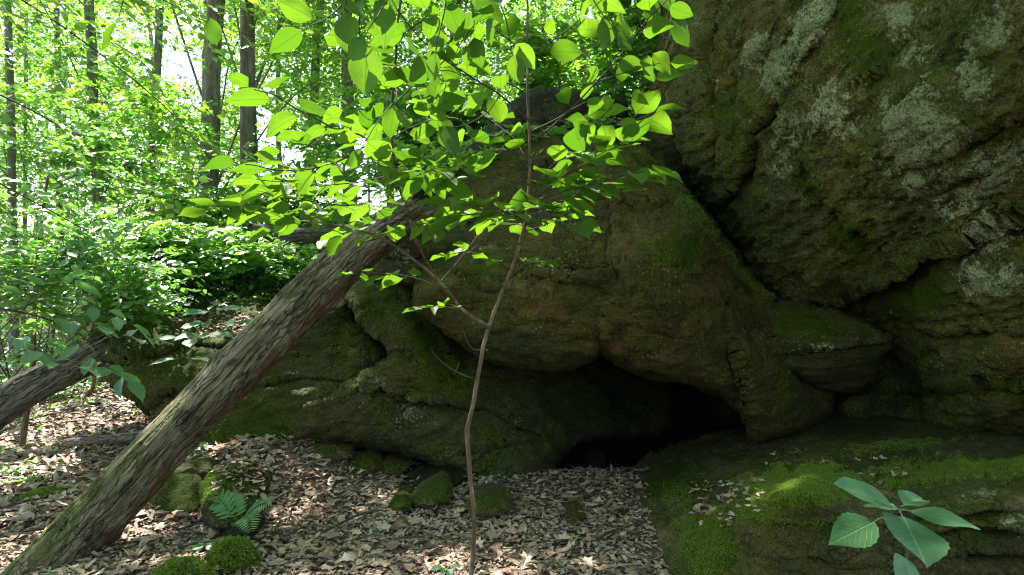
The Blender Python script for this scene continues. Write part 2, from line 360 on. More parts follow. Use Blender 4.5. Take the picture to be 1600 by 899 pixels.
def rock(name, outline, ctrl, mat, label, cat='rock', step=2.8, roll=40, rolld=.45, thick=1.6, ledges=(), creases=(), bumps=(),
         paint=(), amp=(.07, .035, .012), strata=1.0, tilt=(0, 12), oamp=4, seed=0, base=None, ridged=.4, splay=0.0, shrink=.85, group=None, kind=None):
    ol = rough_outline(outline, amp=oamp, seg=max(step * 1.6, 4), seed=seed)
    x0, y0 = ol.min(0); x1, y1 = ol.max(0)
    gx, gy = np.meshgrid(np.arange(x0, x1, step), np.arange(y0, y1, step * .87)); gx = gx + (np.arange(gx.shape[0]) % 2)[:, None] * step * .5
    q = np.c_[gx.ravel(), gy.ravel()]; rs = np.random.RandomState(seed + 5); q += rs.uniform(-.25, .25, q.shape) * step
    q = q[inside(q, ol)]
    d, _, _ = seg_dist(q, ol, True); q = q[d > step * .6]
    nb = len(ol); allp = np.vstack([ol, q])
    vv, _, ff, ov, _, _ = delaunay_2d_cdt([Vector(p) for p in allp], [(i, (i + 1) % nb) for i in range(nb)], [list(range(nb))], 1, 1e-6)
    q = np.array([tuple(v) for v in vv]); F = np.array([f for f in ff if len(f) == 3], int)
    # image y is down: make faces look at the camera
    ar = np.cross(q[F[:, 1]] - q[F[:, 0]], q[F[:, 2]] - q[F[:, 0]]); F[ar > 0] = F[ar > 0][:, ::-1]
    orig = np.full(nb, -1)
    for i, o in enumerate(ov):
        for k in o:
            if k < nb: orig[k] = i
    dist, _, _ = seg_dist(q, ol, True)
    D = np.empty(len(q)); f = tps(ctrl)
    for i in range(0, len(q), 20000): D[i:i + 20000] = f(q[i:i + 20000])
    lo = min(c[2] for c in ctrl) - .35; hi = max(c[2] for c in ctrl) + .5; D = np.clip(D, lo, hi)
    wq = np.c_[q / 60.0, np.full(len(q), seed * 1.7)]
    wq = q + 9 * np.c_[fbm(wq, 3), fbm(wq + 31, 3)]            # warped picture-plane coordinates so that cracks wander
    for line, A, wd in ledges:                                   # undercut: deeper on the right/below side, fading away
        dd, s, tt = seg_dist(wq, line); fade = np.sin(np.pi * np.clip(tt, .02, .98)) ** .35
        D += np.where(s > 0, A * np.exp(-dd / wd), -A * .25 * np.exp(-dd / (wd * .6))) * fade
    for line, A, wd in creases:
        dd, s, tt = seg_dist(wq, line); fade = np.sin(np.pi * np.clip(tt, .02, .98)) ** .35
        D += A * np.exp(-(dd / wd) ** 2) * fade
    for bx, by, rx, ry, A in bumps:
        D -= A * np.exp(-(((wq[:, 0] - bx) / rx) ** 2 + ((wq[:, 1] - by) / ry) ** 2))
    t = np.clip(dist / roll, 0, 1); D += rolld * (1 - np.sqrt(1 - (1 - t) ** 2 + 1e-9))
    V = np.c_[(q[:, 0] - 800) / FPX * D, D, CAM_H + (450 - q[:, 1]) / FPX * D]
    a1, a2 = R(tilt[0]), R(tilt[1])
    def aniso(X, k):                                             # bedding: fast change across the beds
        Y = X.copy(); z = X[:, 2] * math.cos(a2) - X[:, 0] * math.sin(a2) + X[:, 1] * math.sin(a1)
        return np.c_[Y[:, 0], Y[:, 1], z * k] + seed * 5.3
    Nn = vnormals(V, F); h = amp[0] * (fbm(aniso(V, 1 + strata) * 1.3, 4) * (1 - ridged) + ridged * fbm(aniso(V, 1 + strata) * 1.1, 4, ridged=True))
    V = V + Nn * h[:, None]
    Nn = vnormals(V, F); X = aniso(V, 1 + 2.2 * strata)
    lay = X[:, 2] * 4.0 + 1.5 * fbm(V * 1.2 + seed, 3); fr = lay - np.floor(lay); layer = sstep(fr, .0, .25) - sstep(fr, .55, 1.0)
    lm = sstep(fbm(V * 1.7 + 9 + seed, 3), -.1, .3)
    h = amp[1] * (fbm(X * 4.0, 5, .55, ridged=True) + .5 * strata * lm * layer)
    V = V + Nn * h[:, None]; Nn = vnormals(V, F)
    V = V + Nn * (amp[2] * (fbm(V * 22 + seed, 4, .6) + .5 * np.minimum(0, fbm(V * 12, 2)) * 2))[:, None]
    # paint: ochre stains and dark patches, moss and lichen where they grow
    C = np.zeros((len(V), 4)); nz = fbm(np.c_[q / 30.0, np.zeros(len(q))], 4, .6)
    for bx, by, rx, ry, ang, ch, s in paint:
        ca, sa = math.cos(R(ang)), math.sin(R(ang)); dx, dy = q[:, 0] - bx, q[:, 1] - by
        u, v = (dx * ca + dy * sa) / rx, (-dx * sa + dy * ca) / ry
        C[:, CH[ch]] = np.maximum(C[:, CH[ch]], s * sstep(np.sqrt(u * u + v * v) + .55 * nz, 1.15, .35)) if s > 0 else C[:, CH[ch]] * (1 + s * sstep(np.sqrt(u * u + v * v), 1.1, .4))
    # closed back
    ring = V[orig]; cen = ring.mean(0); n0 = len(V); rings = []; prev = orig; Vs = [V]; Fs = [F]
    n = n0
    for fr_, shr in ((.12, 1.0), (.5, (1 + shrink) / 2 + .03), (1.0, shrink)):
        r_ = ring.copy(); r_[:, 1] += thick * fr_; r_[:, 0] = cen[0] + (r_[:, 0] - cen[0]) * shr; r_[:, 2] = cen[2] + (r_[:, 2] - cen[2]) * shr
        if splay: r_[:, 0] = np.where(ring[:, 0] > .4, ring[:, 0] * (1 + splay * thick * fr_ / ring[:, 1]), r_[:, 0])      # the block widens towards its back
        idx = np.arange(n, n + nb); a, b = prev, np.roll(prev, -1); c, d_ = np.roll(idx, -1), idx
        Fs.append(np.stack([a, b, c], 1)); Fs.append(np.stack([a, c, d_], 1)); Vs.append(r_); prev = idx; n += nb
    Vs.append((cen + [0, thick * 1.05, 0])[None]); Fs.append(np.stack([prev, np.roll(prev, -1), np.full(nb, n)], 1))
    V = np.vstack(Vs); ori = np.vstack(Fs[1:])
    # orient side faces outward
    fc = V[ori].mean(1); fn = np.cross(V[ori[:, 1]] - V[ori[:, 0]], V[ori[:, 2]] - V[ori[:, 0]]); cc = cen + [0, thick * .5, 0]
    bad = ((fc - cc) * fn).sum(1) < 0
    if bad.mean() > .5: ori = ori[:, ::-1]
    F = np.vstack([F, ori])
    if base is None: base = (cen[0], V[:, 1].min() * .5 + cen[1] * .5, V[:, 2].min())
    base = np.array(base, float)
    me = mesh_np(name, V - base, F, mat)
    C = np.vstack([C, np.zeros((len(V) - len(C), 4))]); cattr(me, 'paint', C)
    o = link(me, name, None, base); tag(o, label, cat, group, kind)
    o_V[o.name] = (V, F, q)
    return o
o_V = {}

cliff = rock('cliff_boulder',
    [(1130, -300), (1100, -90), (1088, 0), (1068, 55), (1078, 95), (1060, 130), (1062, 190), (1078, 260), (1108, 330), (1150, 400), (1190, 462), (1222, 505), (1270, 540), (1285, 600), (1270, 680), (1420, 700), (1500, 700), (1950, 760), (1950, -300)],
    [(1950, -280, 2.3), (1950, 0, 2.35), (1950, 300, 2.6), (1950, 500, 2.95), (1950, 740, 3.3), (1140, -280, 4.9), (1400, -280, 3.9), (1680, -280, 2.9), (1100, -60, 5.0), (1090, 60, 5.05), (1075, 180, 5.35), (1110, 300, 5.45), (1160, 380, 5.4), (1180, 100, 4.7), (1190, 220, 4.75), (1200, 320, 4.95), (1215, 430, 5.15),
     (1260, 60, 4.15), (1230, 150, 4.4), (1290, 180, 4.1), (1300, 300, 4.35), (1290, 400, 4.75), (1320, 465, 4.95), (1400, 40, 3.65), (1400, 180, 3.6), (1400, 300, 3.85), (1400, 400, 4.3),
     (1520, 30, 3.1), (1520, 180, 3.15), (1520, 300, 3.5), (1600, 100, 2.85), (1680, 0, 2.6), (1680, 250, 2.95), (1600, 360, 3.55), (1500, 420, 3.95), (1420, 480, 4.5), (1560, 470, 3.75), (1680, 450, 3.4),
     (1460, 560, 4.6), (1400, 560, 5.0), (1330, 560, 5.5), (1330, 640, 5.7), (1420, 640, 5.2), (1520, 600, 4.3), (1600, 560, 3.9), (1540, 680, 4.6), (1620, 660, 4.3), (1680, 620, 3.9)],
    M['cliff'], 'huge leaning cliff face blotched with pale lichen, its upper left edge against the trees', 'cliff', step=3.1, roll=50, rolld=.7, thick=3.2, oamp=9,
    ledges=[([(1195, 470), (1260, 474), (1310, 478), (1345, 455), (1405, 430), (1450, 395), (1530, 362), (1600, 322), (1690, 300)], .42, 26),
            ([(1250, 90), (1228, 150), (1222, 200), (1262, 240), (1290, 300), (1330, 345), (1370, 375), (1420, 430)], .14, 24),
            ([(1105, 330), (1150, 300), (1165, 260), (1175, 200), (1200, 180)], .18, 30),
            ([(1410, 500), (1470, 520), (1560, 505), (1640, 520)], .16, 22), ([(1380, 600), (1450, 610), (1540, 588), (1650, 600)], .22, 24),
            ([(1330, 140), (1380, 120), (1430, 60), (1470, 40)], .05, 20), ([(1400, 250), (1470, 240), (1560, 190), (1640, 170)], .06, 24), ([(1350, 300), (1440, 290), (1540, 250)], .05, 22)],
    creases=[([(1130, 20), (1118, 110), (1128, 200), (1120, 280)], .07, 9), ([(1150, 60), (1165, 140), (1150, 220)], .06, 8), ([(1330, 220), (1380, 180), (1440, 150)], .06, 7), ([(1480, 60), (1500, 130), (1470, 190)], .06, 9), ([(1310, 478), (1345, 510), (1400, 560), (1440, 640)], .25, 22), ([(1300, -20), (1262, 60), (1225, 120)], -.12, 16), ([(1268, 0), (1245, 50), (1200, 95)], .07, 8), ([(1215, 20), (1190, 70), (1165, 120)], -.05, 10),
             ([(1222, 130), (1238, 146), (1240, 160)], .16, 9), ([(1262, 205), (1262, 245)], .13, 9), ([(1215, 165), (1225, 170)], .10, 7), ([(1240, 190), (1246, 215)], .09, 7), ([(1530, 470), (1560, 500), (1590, 520)], .07, 9), ([(1420, 560), (1480, 545)], .12, 10)],
    bumps=[(1560, 400, 70, 60, .14), (1290, 120, 40, 60, .06), (1440, 200, 80, 70, .08), (1180, 170, 30, 60, .10), (1590, 540, 40, 30, .10), (1560, 620, 50, 30, .10), (1330, 640, 35, 22, .30)],
    paint=[(1265, 45, 75, 30, -55, 'lichen', 1), (1225, 110, 34, 70, 20, 'lichen', 1), (1240, 210, 35, 55, 0, 'lichen', .7), (1310, 170, 60, 60, 0, 'lichen', .8), (1450, 210, 85, 85, -20, 'lichen', 1.1), (1200, 80, 30, 50, 35, 'lichen', .9), (1240, 250, 30, 40, 0, 'lichen', .7), (1500, 300, 60, 40, -25, 'lichen', .8), (1440, 80, 50, 40, 0, 'lichen', .6),
           (1420, 30, 45, 30, 0, 'lichen', 1), (1570, 50, 60, 35, -35, 'lichen', .9), (1540, 130, 50, 40, 0, 'lichen', .8), (1560, 250, 80, 45, -25, 'lichen', 1), (1560, 370, 60, 45, -30, 'lichen', 1.1), (1440, 280, 60, 30, -25, 'lichen', .7),
           (1570, 430, 70, 30, 0, 'lichen', .8), (1380, 100, 60, 70, -50, 'moss', .8), (1520, 90, 55, 90, 20, 'moss', .5), (1370, 250, 50, 50, 0, 'moss', .5), (1330, 370, 30, 60, -35, 'moss', .9), (1270, 270, 25, 60, -35, 'moss', .7),
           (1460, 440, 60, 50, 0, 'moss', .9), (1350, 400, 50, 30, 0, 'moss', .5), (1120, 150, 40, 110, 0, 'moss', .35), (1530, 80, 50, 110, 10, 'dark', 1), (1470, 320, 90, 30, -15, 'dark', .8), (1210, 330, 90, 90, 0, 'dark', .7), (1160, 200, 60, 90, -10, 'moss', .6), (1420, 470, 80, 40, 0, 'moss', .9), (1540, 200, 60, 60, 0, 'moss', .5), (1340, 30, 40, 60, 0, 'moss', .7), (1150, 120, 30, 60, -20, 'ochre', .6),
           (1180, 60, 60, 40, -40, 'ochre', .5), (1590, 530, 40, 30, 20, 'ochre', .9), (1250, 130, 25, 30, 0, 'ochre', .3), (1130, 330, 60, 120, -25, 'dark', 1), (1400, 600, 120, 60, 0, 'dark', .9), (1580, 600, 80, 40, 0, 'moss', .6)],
    amp=(.13, .052, .018), strata=.55, tilt=(10, 30), seed=1)

gap_rock = rock('shaded_boulder', [(985, 262), (992, 215), (1003, 182), (1022, 166), (1052, 170), (1075, 190), (1120, 250), (1190, 330), (1250, 430), (1250, 520), (1120, 480), (1060, 330), (1015, 275)],  # lower part extended down as dark backing for the shaded gap
    [(1000, 240, 6.5), (1030, 190, 6.6), (1050, 250, 6.2), (1100, 300, 6.3), (1150, 380, 6.2), (1200, 450, 6.1), (1080, 400, 6.4)],
    M['dark_shade_rock'], 'dark rounded boulder in the gap between cave boulder and cliff, extended below as dark backing for shade', step=4, roll=30, rolld=.5, thick=1.6, amp=(.10, .05, .015), seed=2, paint=[(1030, 200, 40, 40, 0, 'moss', .5)])

cave = rock('cave_boulder',
    [(653, 456), (662, 440), (700, 425), (735, 395), (745, 350), (720, 335), (700, 300), (740, 260), (800, 232), (870, 212), (930, 214), (960, 232), (1010, 243), (1040, 268), (1062, 300), (1100, 342), (1140, 392), (1180, 440), (1215, 472), (1260, 500), (1290, 560), (1296, 640), (1250, 672), (1178, 690),
     (1170, 660), (1160, 640), (1130, 615), (1105, 602), (1060, 590), (1005, 578), (965, 564), (938, 545), (915, 560), (860, 574), (800, 566), (750, 548), (712, 520), (680, 496), (656, 475)],
    [(658, 458, 4.62), (700, 450, 4.5), (740, 410, 4.75), (790, 400, 4.75), (700, 490, 4.55), (760, 530, 4.5), (830, 550, 4.52), (850, 470, 4.38), (940, 450, 4.40), (900, 500, 4.4), (940, 340, 4.78), (860, 350, 4.95), (780, 330, 5.2), (730, 310, 5.5), (860, 250, 5.6), (950, 250, 5.5),
     (900, 400, 4.62), (1000, 270, 5.25), (1045, 290, 5.35), (1000, 340, 4.8), (1050, 350, 4.75), (1060, 440, 4.42), (1040, 520, 4.36), (980, 540, 4.42), (1010, 570, 4.5), (1100, 590, 4.55), (1110, 480, 4.5), (1100, 400, 4.8), (1140, 440, 5.0), (1180, 480, 5.05), (1150, 540, 4.6),
     (1200, 560, 4.72), (1240, 600, 4.85), (1200, 650, 4.75), (1280, 620, 5.2), (1160, 600, 4.55), (1180, 680, 4.8)],
    M['boulder'], 'big brown overhanging boulder with a horizontal crack above the dark cave mouth', 'boulder', step=2.6, roll=26, rolld=.38, thick=3.4, shrink=.97, oamp=5,
    ledges=[([(800, 440), (835, 424), (880, 418), (930, 420), (968, 415)], -.10, 9), ([(835, 425), (880, 427), (920, 430), (965, 427)], -.20, 14), ([(700, 430), (760, 452), (830, 425)], .08, 20),
            ([(955, 300), (962, 350), (955, 400), (968, 430), (945, 500), (938, 545)], .10, 20), ([(880, 330), (940, 315), (1000, 322)], .10, 22), ([(1045, 285), (1075, 330), (1120, 372), (1165, 425), (1200, 470)], -.30, 16),
            ([(1130, 500), (1150, 560), (1165, 640)], .16, 24), ([(1185, 500), (1215, 560), (1290, 600)], .16, 20), ([(840, 265), (900, 250), (950, 262)], .14, 20), ([(900, 520), (980, 500), (1060, 520)], .04, 18)],
    creases=[([(835, 421), (880, 423), (920, 426), (968, 422)], .16, 3.5), ([(968, 428), (972, 440), (950, 452)], .10, 5), ([(700, 425), (740, 440), (790, 438), (835, 421)], .06, 4), ([(890, 322), (950, 312), (1010, 318)], .07, 4), ([(700, 470), (760, 490), (840, 480)], .04, 12), ([(1000, 340), (1040, 330), (1075, 338)], .07, 10), ([(952, 330), (962, 400)], .07, 5)],
    bumps=[(1060, 400, 50, 40, .10), (700, 455, 30, 20, .06), (870, 460, 60, 25, .06), (1080, 560, 60, 26, .06)],
    paint=[(1075, 330, 75, 16, 50, 'moss', 1.15), (1020, 275, 55, 14, 40, 'moss', 1.1), (1155, 425, 60, 12, 48, 'moss', .85), (1050, 400, 60, 35, 0, 'moss', .7), (1040, 430, 70, 60, 0, 'lichen', .65), (760, 430, 55, 22, -25, 'moss', .75), (740, 440, 60, 20, -20, 'lichen', .8),
           (880, 435, 60, 10, 0, 'lichen', .8), (800, 400, 60, 30, 0, 'lichen', .45), (1150, 500, 50, 60, 0, 'lichen', .5), (1090, 440, 50, 40, 0, 'ochre', .8), (980, 380, 50, 60, 0, 'ochre', .7), (900, 520, 120, 30, 0, 'ochre', .4), (1060, 570, 70, 18, 10, 'ochre', .8), (870, 480, 80, 20, 0, 'ochre', .7),
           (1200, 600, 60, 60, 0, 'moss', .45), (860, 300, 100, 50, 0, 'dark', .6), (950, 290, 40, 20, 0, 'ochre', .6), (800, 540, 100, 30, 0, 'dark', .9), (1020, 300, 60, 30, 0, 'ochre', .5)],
    amp=(.075, .036, .011), strata=.5, tilt=(0, -8), seed=3, splay=1.0, ridged=.65)

knob = rock('jutting_rock', [(1180, 500), (1198, 484), (1228, 476), (1300, 484), (1340, 500), (1372, 518), (1394, 528), (1392, 542), (1374, 556), (1368, 590), (1345, 612), (1305, 610), (1262, 596), (1215, 575), (1190, 545)],
    [(1195, 500, 5.0), (1250, 490, 4.95), (1300, 495, 4.95), (1350, 520, 4.75), (1388, 533, 4.6), (1340, 542, 4.5), (1290, 548, 4.48), (1250, 530, 4.7), (1215, 545, 4.8), (1260, 575, 4.75), (1330, 580, 4.85), (1360, 570, 4.9), (1300, 600, 5.0)],
    M['mossrock'], 'wedge of rock with a sharp flat snout jutting out under the cliff', step=2.6, roll=10, rolld=.16, thick=1.0, oamp=3,
    ledges=[([(1230, 548), (1290, 546), (1340, 542), (1392, 532)], .12, 12)], paint=[(1290, 545, 70, 8, 0, 'lichen', .9), (1350, 535, 40, 10, 0, 'lichen', .8), (1250, 510, 40, 25, 0, 'moss', .7), (1300, 575, 60, 18, 0, 'ochre', .6)], amp=(.03, .025, .008), seed=4, strata=1.2, tilt=(0, 0))

lowb = rock('low_boulder',
    [(548, 455), (575, 437), (612, 430), (645, 440), (690, 480), (740, 505), (830, 520), (960, 530), (1050, 580), (1050, 668), (990, 680), (905, 685), (868, 712), (852, 756), (800, 764), (745, 758), (700, 736), (655, 716), (600, 700), (540, 694), (480, 690), (430, 700), (380, 742), (330, 760), (290, 740), (320, 620), (400, 520), (480, 490)],
    [(560, 450, 5.35), (620, 440, 5.4), (660, 470, 5.35), (620, 500, 5.1), (645, 560, 4.85), (660, 620, 4.78), (560, 500, 5.1), (540, 560, 5.15), (500, 620, 4.88), (420, 620, 5.0), (450, 560, 5.15), (350, 650, 5.05), (330, 720, 4.9), (420, 690, 4.9), (500, 680, 4.9), (600, 640, 4.85), (600, 690, 4.95),
     (700, 580, 4.9), (700, 660, 4.8), (700, 720, 4.9), (760, 740, 4.95), (830, 745, 5.0), (760, 660, 4.95), (830, 690, 5.05), (740, 520, 5.6), (780, 580, 5.3), (850, 620, 5.5), (870, 690, 5.35), (900, 560, 6.5), (950, 640, 6.2), (1020, 620, 7.0), (900, 670, 5.7)],
    M['mossrock'], 'low moss-stained boulder with a curved hollow, left of the cave mouth', 'boulder', step=2.6, roll=22, rolld=.35, thick=1.8, oamp=5,
    ledges=[([(545, 470), (565, 500), (590, 520), (610, 545), (608, 570), (570, 590)], .46, 36), ([(570, 610), (600, 600), (640, 625), (690, 630)], .24, 20), ([(640, 560), (645, 600), (640, 630)], .14, 12), ([(690, 632), (760, 640), (830, 670), (900, 672)], .12, 26), ([(740, 700), (800, 690), (860, 680)], .08, 16), ([(420, 600), (480, 590), (560, 600)], .05, 16), ([(640, 480), (690, 540), (720, 600)], .10, 22)],
    creases=[([(600, 545), (640, 560), (645, 610), (625, 640)], .10, 16), ([(460, 560), (520, 570)], .05, 12)],
    bumps=[(640, 530, 26, 70, .10), (565, 630, 22, 16, .05)],
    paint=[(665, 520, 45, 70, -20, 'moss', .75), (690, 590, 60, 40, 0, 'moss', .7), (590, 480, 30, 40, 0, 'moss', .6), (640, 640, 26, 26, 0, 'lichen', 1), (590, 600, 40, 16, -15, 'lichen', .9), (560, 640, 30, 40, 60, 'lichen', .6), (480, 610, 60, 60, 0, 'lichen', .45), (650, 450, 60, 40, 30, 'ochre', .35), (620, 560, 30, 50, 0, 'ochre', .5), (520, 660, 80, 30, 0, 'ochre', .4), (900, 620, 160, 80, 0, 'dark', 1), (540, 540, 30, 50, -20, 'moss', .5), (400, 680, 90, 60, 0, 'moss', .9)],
    amp=(.07, .038, .011), strata=.8, tilt=(0, 16), seed=5)

cave_back = rock('cave_wall', [(560, 400), (900, 380), (1300, 400), (1400, 560), (1420, 760), (1100, 800), (700, 800), (560, 700)],
    [(600, 450, 7.6), (900, 420, 7.8), (1300, 450, 7.4), (700, 750, 7.4), (1000, 740, 7.8), (1350, 740, 7.0), (1000, 600, 8.3), (1350, 600, 7.2)],
    M['dark_shade_rock'], 'back wall of the cave under the overhanging boulder, darkened to deepen its shade', 'rock', step=9, roll=20, rolld=.3, thick=1.2, amp=(.2, .08, .02), seed=6)

left_b = rock('ledge_boulder',
    [(112, 520), (128, 478), (160, 460), (205, 462), (262, 486), (330, 488), (400, 474), (440, 500), (470, 640), (420, 770), (330, 780), (262, 730), (248, 690), (240, 655), (215, 625), (175, 603), (150, 585), (125, 572)],
    [(130, 500, 6.3), (165, 480, 6.4), (160, 540, 6.0), (220, 560, 5.85), (200, 500, 6.3), (260, 520, 6.3), (330, 500, 6.7), (400, 490, 6.6), (300, 560, 5.85), (380, 560, 5.85), (250, 620, 5.75), (300, 640, 5.65), (380, 650, 5.65), (300, 720, 5.55), (400, 720, 5.5), (250, 670, 5.7), (200, 600, 5.8)],
    M['mossrock'], 'green stained boulder with an undercut lower edge behind the leaning log', 'boulder', step=2.8, roll=20, rolld=.4, thick=1.3, oamp=5, tilt=(0, -14),
    ledges=[([(225, 655), (262, 612), (330, 600), (400, 610)], .14, 16), ([(150, 565), (230, 560), (300, 535), (360, 540)], .12, 18), ([(250, 500), (330, 525), (400, 520)], -.10, 12), ([(150, 590), (210, 612), (245, 650)], -.10, 18)],
    paint=[(210, 480, 70, 14, 12, 'moss', 1), (270, 525, 60, 14, 10, 'moss', .8), (230, 600, 60, 20, 35, 'ochre', 1), (300, 580, 80, 40, 0, 'moss', .55), (240, 520, 30, 20, 0, 'lichen', .8), (255, 640, 22, 22, 0, 'lichen', .7), (350, 680, 90, 60, 0, 'moss', .8), (200, 500, 60, 20, 0, 'moss', .8)],
    amp=(.08, .04, .012), seed=7)

top_rock = rock('summit_boulder', [(640, 322), (672, 300), (690, 265), (740, 225), (780, 195), (800, 165), (835, 150), (880, 146), (930, 152), (972, 165), (985, 210), (975, 262), (930, 300), (820, 330), (700, 360), (650, 350)],
    [(690, 320, 6.3), (760, 250, 6.5), (800, 190, 6.9), (880, 165, 6.9), (960, 185, 6.9), (960, 240, 6.5), (880, 240, 6.3), (820, 300, 6.0)],
    M['dark_shade_rock'], 'dark boulder in deep shade on top of the cave boulder, behind the sapling', step=3.4, roll=24, rolld=.4, thick=1.6, ledges=[([(790, 205), (860, 195), (975, 205)], .22, 14)], paint=[(870, 215, 50, 30, 0, 'moss', .6)], amp=(.10, .05, .015), seed=8)

wedge = rock('wedged_stone', [(560, 440), (585, 410), (625, 370), (660, 330), (712, 325), (745, 350), (760, 400), (720, 436), (668, 452), (640, 446), (610, 436)],
    [(590, 430, 5.35), (630, 400, 5.15), (660, 350, 5.5), (720, 345, 5.5), (640, 430, 5.1), (700, 420, 5.0), (735, 390, 5.2)],
    M['mossrock'], 'dark wedged stone with a pale lichen corner, under the top of the leaning log', step=2.8, roll=14, rolld=.25, thick=.9, ledges=[([(610, 400), (660, 395), (740, 385)], .16, 14), ([(640, 440), (665, 405), (690, 395)], .12, 10)], paint=[(630, 405, 20, 22, 0, 'lichen', 1.1), (700, 420, 40, 20, 0, 'moss', .5)], amp=(.05, .03, .01), seed=9)

slab = rock('foreground_ledge',
    [(995, 752), (1025, 728), (1080, 706), (1140, 690), (1185, 680), (1240, 662), (1330, 648), (1420, 640), (1520, 640), (1690, 650), (1950, 665), (1950, 1010), (1020, 1010), (1048, 905), (1030, 850), (1004, 800)],
    [(1950, 670, 4.0), (1950, 760, 2.9), (1950, 850, 2.55), (1950, 1000, 2.5), (1005, 760, 4.72), (1060, 722, 5.15), (1150, 696, 5.2), (1250, 668, 5.35), (1400, 648, 5.5), (1500, 650, 5.2), (1640, 660, 4.9), (1200, 722, 4.45), (1350, 690, 4.7), (1500, 690, 4.45), (1620, 700, 4.1), (1160, 770, 3.78), (1130, 800, 3.68),
     (1190, 752, 3.75), (1260, 738, 3.6), (1350, 740, 3.65), (1500, 728, 3.6), (1620, 722, 3.55), (1060, 790, 4.1), (1075, 850, 3.5), (1075, 905, 3.14), (1130, 860, 3.28), (1160, 800, 3.3), (1205, 800, 3.08), (1300, 812, 3.0), (1400, 800, 3.0), (1500, 785, 3.05), (1620, 775, 2.95),
     (1190, 850, 3.08), (1200, 905, 3.05), (1300, 900, 3.02), (1400, 905, 3.0), (1400, 850, 3.0), (1500, 850, 3.02), (1600, 905, 2.92), (1620, 840, 2.88), (1300, 1000, 3.0), (1600, 1000, 2.9), (1050, 1000, 2.75), (1660, 900, 2.8)],
    M['slab'], 'broad sloping ledge of rock with thick green moss in the lower right foreground', 'rock ledge', step=2.9, roll=14, rolld=.22, thick=.35, shrink=.98, oamp=4,
    ledges=[([(1180, 812), (1250, 818), (1330, 820), (1420, 810), (1500, 800), (1690, 790)], .06, 22), ([(1330, 716), (1420, 700), (1500, 694), (1600, 690)], -.05, 9), ([(1040, 735), (1100, 712), (1160, 700), (1220, 715), (1250, 700)], .05, 12), ([(1420, 832), (1500, 824), (1600, 830), (1690, 826)], .09, 10), ([(1460, 866), (1520, 860), (1600, 868), (1690, 862)], .10, 12), ([(1200, 872), (1260, 866), (1340, 874)], .03, 14)],
    creases=[([(1110, 812), (1130, 790), (1180, 760), (1230, 735)], .05, 14), ([(1220, 690), (1228, 715), (1190, 735)], .04, 6)],
    bumps=[(1250, 772, 90, 32, .24), (1420, 860, 30, 20, .05), (1110, 850, 34, 45, .07)],
    paint=[(1250, 765, 100, 36, -6, 'moss', 1.3), (1460, 740, 110, 24, -4, 'moss', 1.05), (1110, 850, 45, 50, 0, 'moss', 1.2), (1590, 740, 80, 22, 0, 'moss', .8), (1050, 760, 60, 30, -20, 'moss', .9), (1400, 700, 110, 12, -6, 'moss', .8), (1530, 780, 60, 14, -5, 'lichen', 1.1), (1080, 745, 50, 16, -20, 'lichen', .9),
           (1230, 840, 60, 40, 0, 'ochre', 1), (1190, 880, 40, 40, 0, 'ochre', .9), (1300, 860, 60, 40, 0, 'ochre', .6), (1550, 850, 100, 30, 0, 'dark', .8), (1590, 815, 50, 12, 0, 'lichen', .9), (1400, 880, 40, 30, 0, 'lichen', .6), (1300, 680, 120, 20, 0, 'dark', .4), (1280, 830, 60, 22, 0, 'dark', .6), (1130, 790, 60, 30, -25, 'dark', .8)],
    amp=(.035, .022, .010), strata=1.2, tilt=(0, -3), seed=10, ridged=.3)

behind_log = rock('mossy_rock', [(222, 835), (224, 790), (250, 750), (285, 726), (325, 716), (352, 730), (368, 770), (352, 812), (296, 830)],
    [(235, 820, 4.1), (250, 760, 4.2), (300, 730, 4.4), (345, 745, 4.4), (300, 790, 4.05), (340, 800, 4.15)], M['mossrock'],
    'dark green mossy rock tucked under the middle of the leaning log', step=2.8, roll=16, rolld=.2, thick=.6, paint=[(270, 780, 40, 50, 0, 'moss', 1.1)], amp=(.03, .02, .008), seed=11)
mound_rock = rock('bank_rock', [(316, 800), (316, 768), (330, 744), (360, 726), (395, 722), (420, 742), (404, 800), (372, 826), (336, 826)],
    [(325, 780, 3.95), (345, 745, 4.2), (390, 735, 4.3), (360, 790, 3.9), (395, 780, 4.0)], M['mossrock'],
    'moss-edged rock at the foot of the leaf bank, behind the fern', step=2.8, roll=14, rolld=.18, thick=.5, paint=[(335, 765, 26, 34, 0, 'moss', 1.3), (385, 735, 30, 14, 0, 'lichen', .6)], amp=(.03, .02, .008), seed=12)
def flat(o):
    me = o.data; me.polygons.foreach_set('use_smooth', np.zeros(len(me.polygons), bool)); return o
def stone(poly, d, label, mat='mossrock', seed=0, moss=.5, name='stone', dd=.12, extra=()):
    p = np.array(poly, float); d -= .10; c = p.mean(0); h = (p[:, 1].max() - p[:, 1].min()); b = p[:, 1].max()
    ctrl = [(x, y, d + dd * (b - y) / max(h, 1) * 1.8 - .02) for x, y in poly] + [(c[0], c[1], d + dd * .4), (c[0] + 6, c[1] + 5, d), (c[0] - 7, c[1] + 3, d + .02)]
    return flat(rock(name, poly, ctrl, M[mat], label, 'stone', step=6.5, roll=5, rolld=.05, thick=.22, oamp=1.2, amp=(.035, .014, .0), seed=seed, strata=.3, ridged=.3, shrink=.8, paint=[(c[0], c[1] - 4, 30, 22, 0, 'moss', moss)] + list(extra), group='stones lying on the leaf litter'))
stone([(642, 778), (648, 768), (672, 756), (690, 748), (698, 756), (704, 768), (700, 784), (676, 792), (652, 792)], 4.3, 'bright moss covered stone lying just left of the sapling stem', 'slab', seed=21, moss=1.0)
stone([(728, 792), (738, 778), (770, 773), (794, 780), (800, 796), (776, 806), (742, 806)], 4.1, 'flat pale green stone lying just right of the sapling stem', 'slab', 22, .8)
